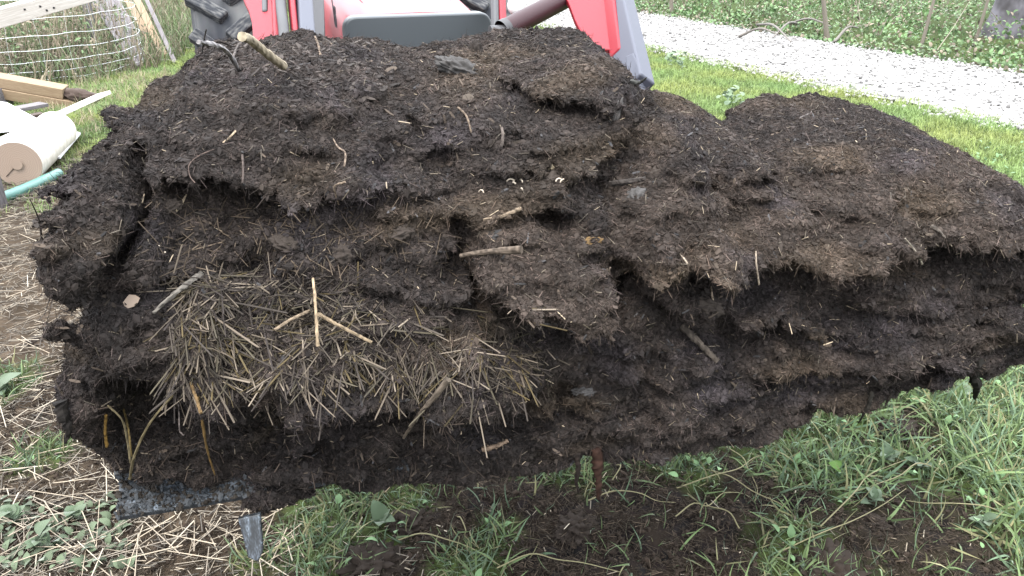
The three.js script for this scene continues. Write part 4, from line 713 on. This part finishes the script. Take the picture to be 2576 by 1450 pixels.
{ // long grass close by
  const B = [bladeGeo(1.0, 0.06), bladeGeo(1.7, 0.05), bladeGeo(0.5, 0.045)], lists = [[], [], []];
  for (let k = 0; k < 300000; k++) {
    const x = rr(-2.2, 3.6), z = rr(-4.6, -1.25), c = cover(x, z); if (R() > Math.max(c.grass, x > -0.3 ? 0.07 : 0) * (0.5 + 0.45 * n2(x * 3.2, z * 3.2)) ) continue;
    const L = rr(0.05, 0.15) * (0.85 + 0.35 * sstep(0.6, 1.4, x)), t = rr(0.6, 1.25) * (0.8 + 0.3 * sstep(0.4, 1.3, x + 0.3 * n2(x * 4, z * 4))), y = R() < 0.16 ? [0.19, 0.185, 0.095] : R() < 0.35 ? [0.1, 0.155, 0.09] : [0.11, 0.16, 0.065];
    lists[k % 3].push({ p: V(x, groundY(x, z) - 0.004, z), q: tilt(rr(0, 6.283), 1.05), s: V(L, L * rr(0.6, 1), L), c: lin(y[0] * t, y[1] * t, y[2] * t) });
  }
  lists.forEach((l, i) => inst('grass', B[i], grassMat, l, scene, ['long green grass blades below and right of the load', 'bent green grass blades below and right of the load', 'upright grass blades below and right of the load'][i], 'grass'));
  console.log('near grass', lists.map((l) => l.length).join());
}
{ // verge grass up to the drive and the rough grass behind the tractor
  const T = [tuftGeo(10, 0.7, 5), tuftGeo(12, 0.9, 6)], lists = [[], []];
  for (let k = 0; k < 110000; k++) {
    const dist = 3 + 15 * R() ** 1.3, a = rr(-0.75, 0.75), x = Math.tan(a) * dist, z = -dist, rd = roadDist(x, z);
    if (rd > -1.12 + 0.14 * n2(x * 2, z * 2)) continue; if (z > -4.4 && x < 3.4) continue; if (R() > Math.max(0.12, cover(x, z).grass)) continue;
    if (Math.hypot(x + 5.72, z + 9.55) < 1.3) continue;
    const s = rr(0.045, 0.11), t = rr(0.75, 1.25), m = 0.5 + 0.5 * n2(x * 0.9, z * 0.9), col = [lerp(0.20, 0.13, m), lerp(0.23, 0.21, m), lerp(0.065, 0.07, m)];
    lists[k & 1].push({ p: V(x, groundY(x, z) - 0.005, z), q: tilt(rr(0, 6.28), 0.25), s: V(s, s * rr(0.7, 1.1), s), c: lin(col[0] * t, col[1] * t, col[2] * t) });
  }
  lists.forEach((l, i) => inst('verge_grass', T[i], grassMat, l, scene, ['lime green verge grass along the near side of the drive', 'mixed verge grass between the load and the drive'][i], 'grass'));
}
const leafGeo = (() => { const s = new THREE.Shape(); s.moveTo(0, 0); s.bezierCurveTo(0.35, 0.1, 0.42, 0.55, 0, 1); s.bezierCurveTo(-0.42, 0.55, -0.35, 0.1, 0, 0); const g = new THREE.ShapeGeometry(s, 5), p = g.attributes.position; for (let i = 0; i < p.count; i++) p.setZ(i, 0.35 * Math.abs(p.getX(i)) + 0.14 * Math.sin(p.getY(i) * 3)); g.rotateX(-Math.PI / 2 + 0.5); g.deleteAttribute('uv'); g.computeVertexNormals(); return g; })();
const bigLeaf = (() => { const s = new THREE.Shape(); s.moveTo(0, 0); s.bezierCurveTo(0.5, -0.12, 0.62, 0.5, 0, 1); s.bezierCurveTo(-0.62, 0.5, -0.5, -0.12, 0, 0); const g = new THREE.ShapeGeometry(s, 10), p = g.attributes.position; for (let i = 0; i < p.count; i++) p.setZ(i, 0.25 * Math.abs(p.getX(i)) + 0.12 * Math.sin(p.getY(i) * 4) + 0.03 * n2(p.getX(i) * 8, p.getY(i) * 8)); g.rotateX(-Math.PI / 2 + 0.45); g.deleteAttribute('uv'); g.computeVertexNormals(); return g; })();
{ // small broad leaves among the grass
  const it = [];
  for (let k = 0; k < 7000; k++) { const x = rr(-2.4, 4), z = rr(-6, -1.25), g = cover(x, z).grass; if (R() > g * 0.55) continue; const s = rr(0.015, 0.04), t = rr(0.7, 1.3); it.push({ p: V(x, groundY(x, z) + rr(0.005, 0.05), z), q: tilt(rr(0, 6.28), 0.5), s: V(s, s, s), c: lin(0.11 * t, 0.19 * t, 0.085 * t) }); }
  for (let k = 0; k < 230; k++) { const p = groundAt(rr(0, 330), rr(1270, 1450)), s = rr(0.015, 0.042), t = rr(0.5, 1.3); it.push({ p: V(p.x, groundY(p.x, p.z) + rr(0.004, 0.02), p.z), q: tilt(rr(0, 6.28), 0.35), s: V(s, s, s), c: lin(0.075 * t, 0.1 * t, 0.058 * t) }); }
  inst('ground_cover', leafGeo, grassMat, it, scene, 'small broad green leaves scattered through the turf', 'ground cover');
}
// single broad weeds one can point at
const vergeMat = leafMat({ color: lin(0.13, 0.18, 0.11) });
const weedMats = [leafMat({ color: lin(0.055, 0.085, 0.045) }), leafMat({ color: lin(0.08, 0.11, 0.068) }), leafMat({ color: lin(0.07, 0.14, 0.025) })];
[[110, 1390, 10, 0.05, 'large pale green weed flat on the ground at the bottom left corner'], [40, 1330, 8, 0.045, 'weed with broad leaves at the left edge above the corner weed'], [190, 1305, 5, 0.05, 'small broad weed below the bucket corner'], [960, 1335, 5, 0.055, 'small clover like weed in the grass patch at the bottom'], [2415, 1005, 5, 0.06, 'rounded dock weed in long grass under the lower right end'], [2190, 1275, 6, 0.042, 'grey green weed among trampled grass at the bottom right'], [2470, 1330, 7, 0.045, 'weed with pale leaves near the right bottom edge'], [2310, 1180, 4, 0.06, 'low weed beside the soil patch under the right end'], [3, 1000, 4, 0.09, 'green weed clump at the left edge beside straw'], [1840, 270, 26, 0.07, 'leafy weed in the verge behind the dip of the load'], [1700, 170, 26, 0.07, 'leafy weed in the verge beside the loader beam'], [2230, 1165, 4, 0.05, 'small weed with pale round leaf under the right end']].forEach(([x, y, n, s, label], i) => {
  const p = groundAt(x, y), g = thing('weed', label, 'weed', V(p.x, groundY(p.x, p.z), p.z), rr(0, 6)); g.userData.group = 'broad leaved weeds';
  for (let k = 0; k < n; k++) { const m = obj('leaf', bigLeaf, n > 20 ? vergeMat : weedMats[k & 1], g); m.rotation.set(rr(-0.1, 0.35), k / n * 6.28 + rr(-0.3, 0.3), 0, 'YXZ'); m.scale.setScalar(s * rr(0.7, 1.1)); m.position.y = 0.012 + 0.006 * k; if (n > 20) m.position.set(rr(-0.12, 0.12), rr(0.02, 0.16), rr(-0.12, 0.12)); }
});
{ // a single bright lime leaf on the trampled grass
  const p = groundAt(2110, 1210), m = tag(obj('leaf', bigLeaf, weedMats[2]), 'single bright lime leaf lying on trampled grass under the load', 'leaf'); m.position.set(p.x, 0.045, p.z); m.rotation.set(0.3, 1.2, 0.2); m.scale.setScalar(0.045);
}
{ // straw litter: the largest pieces singly, the rest as one spread
  const gm = [[0.24, 0.2, 0.145], [0.18, 0.15, 0.11], [0.28, 0.245, 0.19], [0.14, 0.118, 0.09]], mats = gm.map((c) => std({ color: lin(...c), roughness: 0.7 })), it = [];
  const lay = (x, z, L) => { const a = rr(0, Math.PI * 2), d = V(Math.cos(a), rr(-0.1, 0.12), Math.sin(a)), w = rr(0.0014, 0.0038); return { p: V(x, groundY(x, z) + rr(0.006, 0.03), z), q: frameQ(d, V(0, 1, 0)), s: V(L, w * 0.7, w) }; };
  for (let k = 0; k < 80000; k++) { const x = rr(-4.5, 1.6), z = -1.25 - 5.5 * R() ** 1.4, c = cover(x, z); if (R() > 0.035 + c.straw * 0.95) continue; const t = 0.15 + 0.95 * R() ** 1.6, b = pick(gm), far = clamp(-z / 3, 0.7, 2); it.push({ ...lay(x, z, (0.015 + 0.09 * R() ** 2) * (0.4 + 0.6 * c.straw) * far ** 0.4), c: lin(b[0] * t, b[1] * t, b[2] * t) }); }
  inst('straw_litter', stalkGeo[1], std({ roughness: 0.75 }), it, scene, 'trampled straw litter over the ground at the left', 'straw');
  for (let k = 0; k < 150; k++) {
    const p = k < 110 ? groundAt(rr(0, 760), rr(1180, 1450)) : groundAt(rr(0, 150), rr(520, 1150)), s = lay(p.x, p.z, rr(0.09, 0.2)), m = tag(obj('straw_stalk', pick(stalkGeo), pick(mats)), k < 110 ? 'long pale straw stalk lying on the trampled ground at the lower left' : 'long pale straw stalk lying at the left edge beside the load', 'straw', k < 110 ? 'straw stalks on the ground at the lower left' : 'straw stalks on the ground beside the load');
    m.position.copy(s.p).setY(s.p.y + 0.012); m.quaternion.copy(s.q); m.scale.copy(s.s).multiply(V(1, 1.1, 1.1));
  }
  // dry bent stems over the trampled grass at the right
  [[1700, 1230, 1960, 1150], [1770, 1180, 2000, 1300], [2060, 1330, 2330, 1140], [1960, 1390, 2280, 1230], [1250, 1430, 1560, 1440], [1000, 1360, 1260, 1425], [1480, 1260, 1700, 1265], [1860, 1330, 1760, 1290], [1150, 1300, 1205, 1380], [2360, 1180, 2120, 1250], [1540, 1210, 1600, 1160], [2520, 1290, 2280, 1260], [1820, 1120, 1900, 1260], [1700, 1300, 1860, 1240]].forEach(([a, b, c, d], i) => {
    const P = groundAt(a, b, 0.02), Q = groundAt(c, d, 0.02), M = P.clone().lerp(Q, 0.5).add(V(rr(-0.03, 0.03), rr(0.02, 0.06), rr(-0.03, 0.03))), base = P.clone();
    const m = tag(obj('dry_stem', stickGeo([P, P.clone().lerp(M, 0.55).add(V(rr(-0.02, 0.02), rr(0, 0.02), rr(-0.02, 0.02))), M.setY(M.y * 0.7), M.clone().lerp(Q, 0.5).add(V(rr(-0.025, 0.025), rr(-0.005, 0.015), rr(-0.025, 0.025))), Q].map((v) => v.sub(base)), 0.0022, 0.0011, 18, 5, 0.1, i), std({ color: lin(0.13, 0.118, 0.06), roughness: 0.8 })), 'bent dry grass stem lying over trampled soil below the load', 'stem', 'dry stems on the trampled ground'); m.position.copy(base);
  });
}
{ // crumbs and clods of fallen manure on the ground
  const it = [];
  for (let k = 0; k < 60000; k++) { const x = rr(-1.8, 2.4), z = rr(-3.4, -1.25), c = cover(x, z); if (R() < c.grass * 0.85) continue; const r = 0.002 + 0.007 * R() ** 6, t = rr(0.5, 1.6); it.push({ p: V(x, groundY(x, z) + r * 0.3 + 0.004, z), q: tilt(rr(0, 6), 1), s: V(r * 1.3, r * 0.8, r), c: lin(0.022 * t, 0.016 * t, 0.012 * t) }); }
  { const fb = []; for (let k = 0; k < 120000; k++) { const x = rr(-1.8, 2.2), z = rr(-3.2, -1.25), c = cover(x, z); if (R() < c.grass * 0.6) continue; const a = rr(0, 6.283), L = 0.006 + 0.04 * R() ** 3, w = rr(0.001, 0.0026), t = R() < 0.15 ? rr(2, 5) : rr(0.6, 2); fb.push({ p: V(x, groundY(x, z) + rr(0.004, 0.022), z), q: frameQ(V(Math.cos(a), rr(-0.3, 0.3), Math.sin(a)), V(0, 1, 0)), s: V(L, w, w), c: lin(0.02 * t, 0.0155 * t, 0.011 * t) }); } inst('ground_fibres', fibreGeo[1], rotten, fb, scene, 'dark rotten fibres trodden into the soil below the load', 'soil'); }
  inst('soil_crumbs', toCreasedNormals(lumpGeo(61, 0, 0.6), 0.2), matte({}), it, scene, 'dark crumbs of fallen manure on the ground', 'soil');
  const cg = [lumpGeo(71, 12, 0.36, 2.4), lumpGeo(72, 12, 0.4, 2.8)], cm = matte({ color: lin(0.018, 0.0135, 0.0105) });
  [[2250, 1085, 0.085, 'fallen black clod in long grass under the right end'], [1030, 1325, 0.075, 'fallen black clod right of the grass patch at the bottom'], [2100, 1165, 0.05, 'fallen clod on trampled grass under the right end'], [2200, 1320, 0.05, 'flat fallen clod at the bottom right among weeds'], [940, 1420, 0.1, 'broad fallen clod at the bottom edge left of the middle'], [2090, 1440, 0.12, 'broad fallen clod at the bottom edge right of the middle'], [1450, 1330, 0.08, 'fallen clod on bare soil below the hanging fibres'], [1330, 1240, 0.05, 'fallen clod right under the middle of the load'], [620, 1290, 0.04, 'small fallen clod beside the bucket tooth'], [85, 870, 0.05, 'dark clod on straw at the left edge']].forEach(([x, y, s, label], i) => {
    const p = groundAt(x, y), m = tag(obj('fallen_clod', cg[i & 1], cm), label, 'clod', 'manure clods fallen on the ground'); m.position.set(p.x, groundY(p.x, p.z) + s * 0.02, p.z); m.scale.set(s * 0.85, s * 0.3, s * 0.65); m.rotation.y = rr(0, 6);
  });
}
{ // dry weeds in and around the wire cage
  const it = [], st = stickGeo([V(0, 0, 0), V(0.05, 0.5, 0), V(0.16, 1, 0.04)], 0.006, 0.003, 4, 4, 0), lf = [];
  for (let k = 0; k < 3200; k++) { const a = rr(0, 6.28), r = 1.3 * Math.sqrt(R()), x = -5.72 + Math.cos(a) * r, z = -9.7 + Math.sin(a) * r, h = rr(0.2, 0.8), t = rr(0.5, 1.3); if (x > -5.1 && R() < 0.82) continue; it.push({ p: V(x, 0, z), q: tilt(rr(0, 6.28), 0.45), s: V(h, h, h), c: R() < 0.5 ? lin(0.22 * t, 0.18 * t, 0.13 * t) : lin(0.12 * t, 0.14 * t, 0.07 * t) }); for (let q = 0; q < 4; q++) { const s = rr(0.03, 0.08), y = R() * h, g = R() < 0.45; lf.push({ p: V(x + rr(-0.15, 0.15), y, z + rr(-0.15, 0.15)), q: tilt(rr(0, 6.28), 1.2), s: V(s * 0.6, s, s), c: g ? lin(0.1 * t, 0.15 * t, 0.07 * t) : lin(0.2 * t, 0.17 * t, 0.125 * t) }); } }
  inst('dry_weeds', st, std({}), it, scene, 'dense dry weed stems inside the wire cage', 'weeds'); inst('weed_leaves', leafGeo, grassMat, lf, scene, 'withered leaves on the weeds in the wire cage', 'weeds');
  const tall = []; for (let k = 0; k < 5200; k++) { const x = rr(-13, -4.2), z = rr(-17, -8.2); if (x > -4.6 - 0.25 * (z + 8) && z > -11) continue; const s = rr(0.15, 0.5), t = rr(0.5, 1.3); tall.push({ p: V(x, 0, z), q: tilt(rr(0, 6.28), 0.35), s: V(s * 0.7, s, s * 0.7), c: R() < 0.45 ? lin(0.17 * t, 0.145 * t, 0.1 * t) : lin(0.1 * t, 0.135 * t, 0.06 * t) }); }
  inst('tall_grass', tuftGeo(9, 0.6, 25), grassMat, tall, scene, 'tall mixed dry and green grass behind the wire cage', 'grass');
  const pale = []; for (let k = 0; k < 1500; k++) { const x = rr(-4.6, -2.6), z = rr(-9.2, -5.6), s = rr(0.05, 0.14), t = rr(0.6, 1.3); pale.push({ p: V(x, 0, z), q: tilt(rr(0, 6.28), 0.5), s: V(s, s, s), c: R() < 0.5 ? lin(0.3 * t, 0.25 * t, 0.17 * t) : lin(0.14 * t, 0.2 * t, 0.08 * t) }); }
  inst('dry_grass', tuftGeo(9, 0.8, 15), grassMat, pale, scene, 'bleached grass around the timber at the left', 'grass');
}
{ // woodland edge across the drive: leaves, stems, saplings, trunks
  const lf = [], st = [], stem = stickGeo([V(0, 0, 0), V(0.03, 0.5, 0.02), V(-0.02, 1, 0)], 0.006, 0.003, 4, 5, 0);
  for (let k = 0; k < 70000; k++) {
    const s = rr(-24, 8), a = 1.25 + 9 * R() ** 1.5, x = roadMid.x + roadDir.x * s + roadSide.x * a, z = roadMid.z + roadDir.z * s + roadSide.z * a;
    const d = 0.5 + 0.5 * n2(x * 0.7, z * 0.7); if (R() > 0.25 + 0.9 * d) continue;
    const hgt = sstep(1.2, 4, a) * (0.1 + 0.5 * d), q = rr(0.025, 0.085), t = rr(0.45, 1.5), brown = R() < 0.08 + 0.3 * (1 - d);
    lf.push({ p: V(x, groundY(x, z) + 0.01 + hgt * R(), z), q: tilt(rr(0, 6.28), 0.7), s: V(q, q, q), c: brown ? lin(0.16 * t, 0.135 * t, 0.1 * t) : lin(0.1 * t, lerp(0.14, 0.18, d) * t, 0.07 * t) });
  }
  for (let k = 0; k < 420; k++) { const s = rr(-22, 7), a = rr(1.8, 9), x = roadMid.x + roadDir.x * s + roadSide.x * a, z = roadMid.z + roadDir.z * s + roadSide.z * a, h = rr(0.3, 1.2), t = rr(0.4, 1); st.push({ p: V(x, 0, z), q: tilt(rr(0, 6.28), 0.9), s: V(h * rr(0.7, 1.5), h, h * rr(0.7, 1.5)), c: lin(0.2 * t, 0.175 * t, 0.14 * t) }); }
  inst('undergrowth', leafGeo, grassMat, lf, scene, 'low leafy undergrowth along the far side of the drive', 'undergrowth');
  inst('undergrowth_stems', stem, std({}), st, scene, 'bare weed stems standing in the undergrowth', 'undergrowth');
  const barkMat = (() => { const N = 128, d = new Uint8Array(N * N * 4); for (let j = 0; j < N; j++) for (let i = 0; i < N; i++) { const a = i / N * 6.283, t = clamp(0.5 + 0.6 * n3(Math.cos(a) * 4, Math.sin(a) * 4, j * 0.03) + 0.3 * n3(Math.cos(a) * 12, Math.sin(a) * 12, j * 0.12), 0, 1), k = (j * N + i) * 4; d[k] = 52 + 44 * t; d[k + 1] = 50 + 44 * t; d[k + 2] = 52 + 48 * t; d[k + 3] = 255; } const t = new THREE.DataTexture(d, N, N); t.colorSpace = THREE.SRGBColorSpace; t.wrapS = t.wrapT = THREE.RepeatWrapping; t.magFilter = THREE.LinearFilter; t.needsUpdate = true; return std({ map: t, bumpMap: t, bumpScale: 0.02, roughness: 0.95 }); })();
  const crownLeaf = leafGeo, paleBark = matte({ color: lin(0.13, 0.115, 0.095) });
  const tree = (label, base, lean, r, h, n) => {
    const g = thing('tree', label, 'tree', base); g.userData.group = 'trees at the woodland edge';
    const pts = [V(0, -0.1, 0), V(lean * 0.2, h * 0.25, 0.05), V(lean * 0.6, h * 0.6, -0.1), V(lean, h, 0)], c = new THREE.CatmullRomCurve3(pts), tg = new THREE.TubeGeometry(c, 18, 1, 14, false), p = tg.attributes.position;
    for (let i = 0; i <= 18; i++) { const ct = c.getPointAt(i / 18), rad = r * (1 - 0.75 * i / 18) * (1 + 0.55 * Math.exp(-i * 1.6)); for (let j = 0; j <= 14; j++) { const k = i * 15 + j, v = V().fromBufferAttribute(p, k).sub(ct), f = rad * (1 + 0.1 * n3(Math.cos(j / 14 * 6.283) * 1.4, Math.sin(j / 14 * 6.283) * 1.4, i * 0.12 + base.x)); p.setXYZ(k, ct.x + v.x * f, ct.y + v.y * f, ct.z + v.z * f); } }
    tg.computeVertexNormals(); obj('trunk', tg, r < 0.1 ? paleBark : barkMat, g);
    const tips = []; for (let k = 0; k < 7; k++) { const s = c.getPointAt(0.5 + 0.07 * k), a = k * 2.4 + base.x, e = s.clone().add(V(Math.cos(a) * h * 0.22, h * 0.14, Math.sin(a) * h * 0.22)); obj('limb', stickGeo([s, s.clone().lerp(e, 0.5).add(V(0, h * 0.01, 0)), e], r * 0.28, r * 0.06, 8, 6, 0.1, k), barkMat, g); tips.push(e); }
    const it = []; for (let k = 0; k < n; k++) { const e = pick(tips), q = rr(0.07, 0.13), t = rr(0.5, 1.3), o = V(gauss(), gauss() * 0.7, gauss()).multiplyScalar(h * 0.13); it.push({ p: e.clone().add(o), q: tilt(rr(0, 6.28), 1.3), s: V(q, q, q), c: lin(0.08 * t, 0.13 * t, 0.04 * t) }); }
    const cr = inst('crown', crownLeaf, grassMat, it, g); delete cr.userData.label; return g;
  };
  tree('stout grey tree trunk at the top right corner', groundAt(2518, 96), 0.25, 0.21, 7, 2600);
  tree('thin leaning dark sapling across the drive', groundAt(2086, 100), -1.7, 0.034, 4, 500);
  tree('slim pale sapling left of the stout grey trunk', groundAt(2316, 120), 0.15, 0.022, 3.4, 260);
  tree('pale sapling standing right before the stout trunk', groundAt(2450, 116), 0.12, 0.022, 3.4, 260);
  tree('thin crooked sapling at the far end of the drive', groundAt(1690, 30), -0.5, 0.035, 4, 500);
  // fallen branch pile at the edge of the drive
  [[1860, 92, 1960, 88], [1905, 62, 1990, 105], [2010, 60, 1945, 95], [2100, 105, 2160, 70], [1980, 62, 2090, 66]].forEach(([a, b, c, d], i) => { const P = groundAt(a, b, 0.05), Q = groundAt(c, d, 0.15), base = P.clone(); const m = tag(obj('fallen_branch', stickGeo([P, P.clone().lerp(Q, 0.5).add(V(0, 0.1, 0)), Q].map((v) => v.sub(base)), 0.022, 0.01, 10, 6, 0.3, i), std({ color: lin(0.1, 0.09, 0.08) })), 'dead grey branch in the brush beyond the drive', 'branch', 'dead branches in the brush'); m.position.copy(base); });
}
console.log('done');
renderer.render(scene, camera);
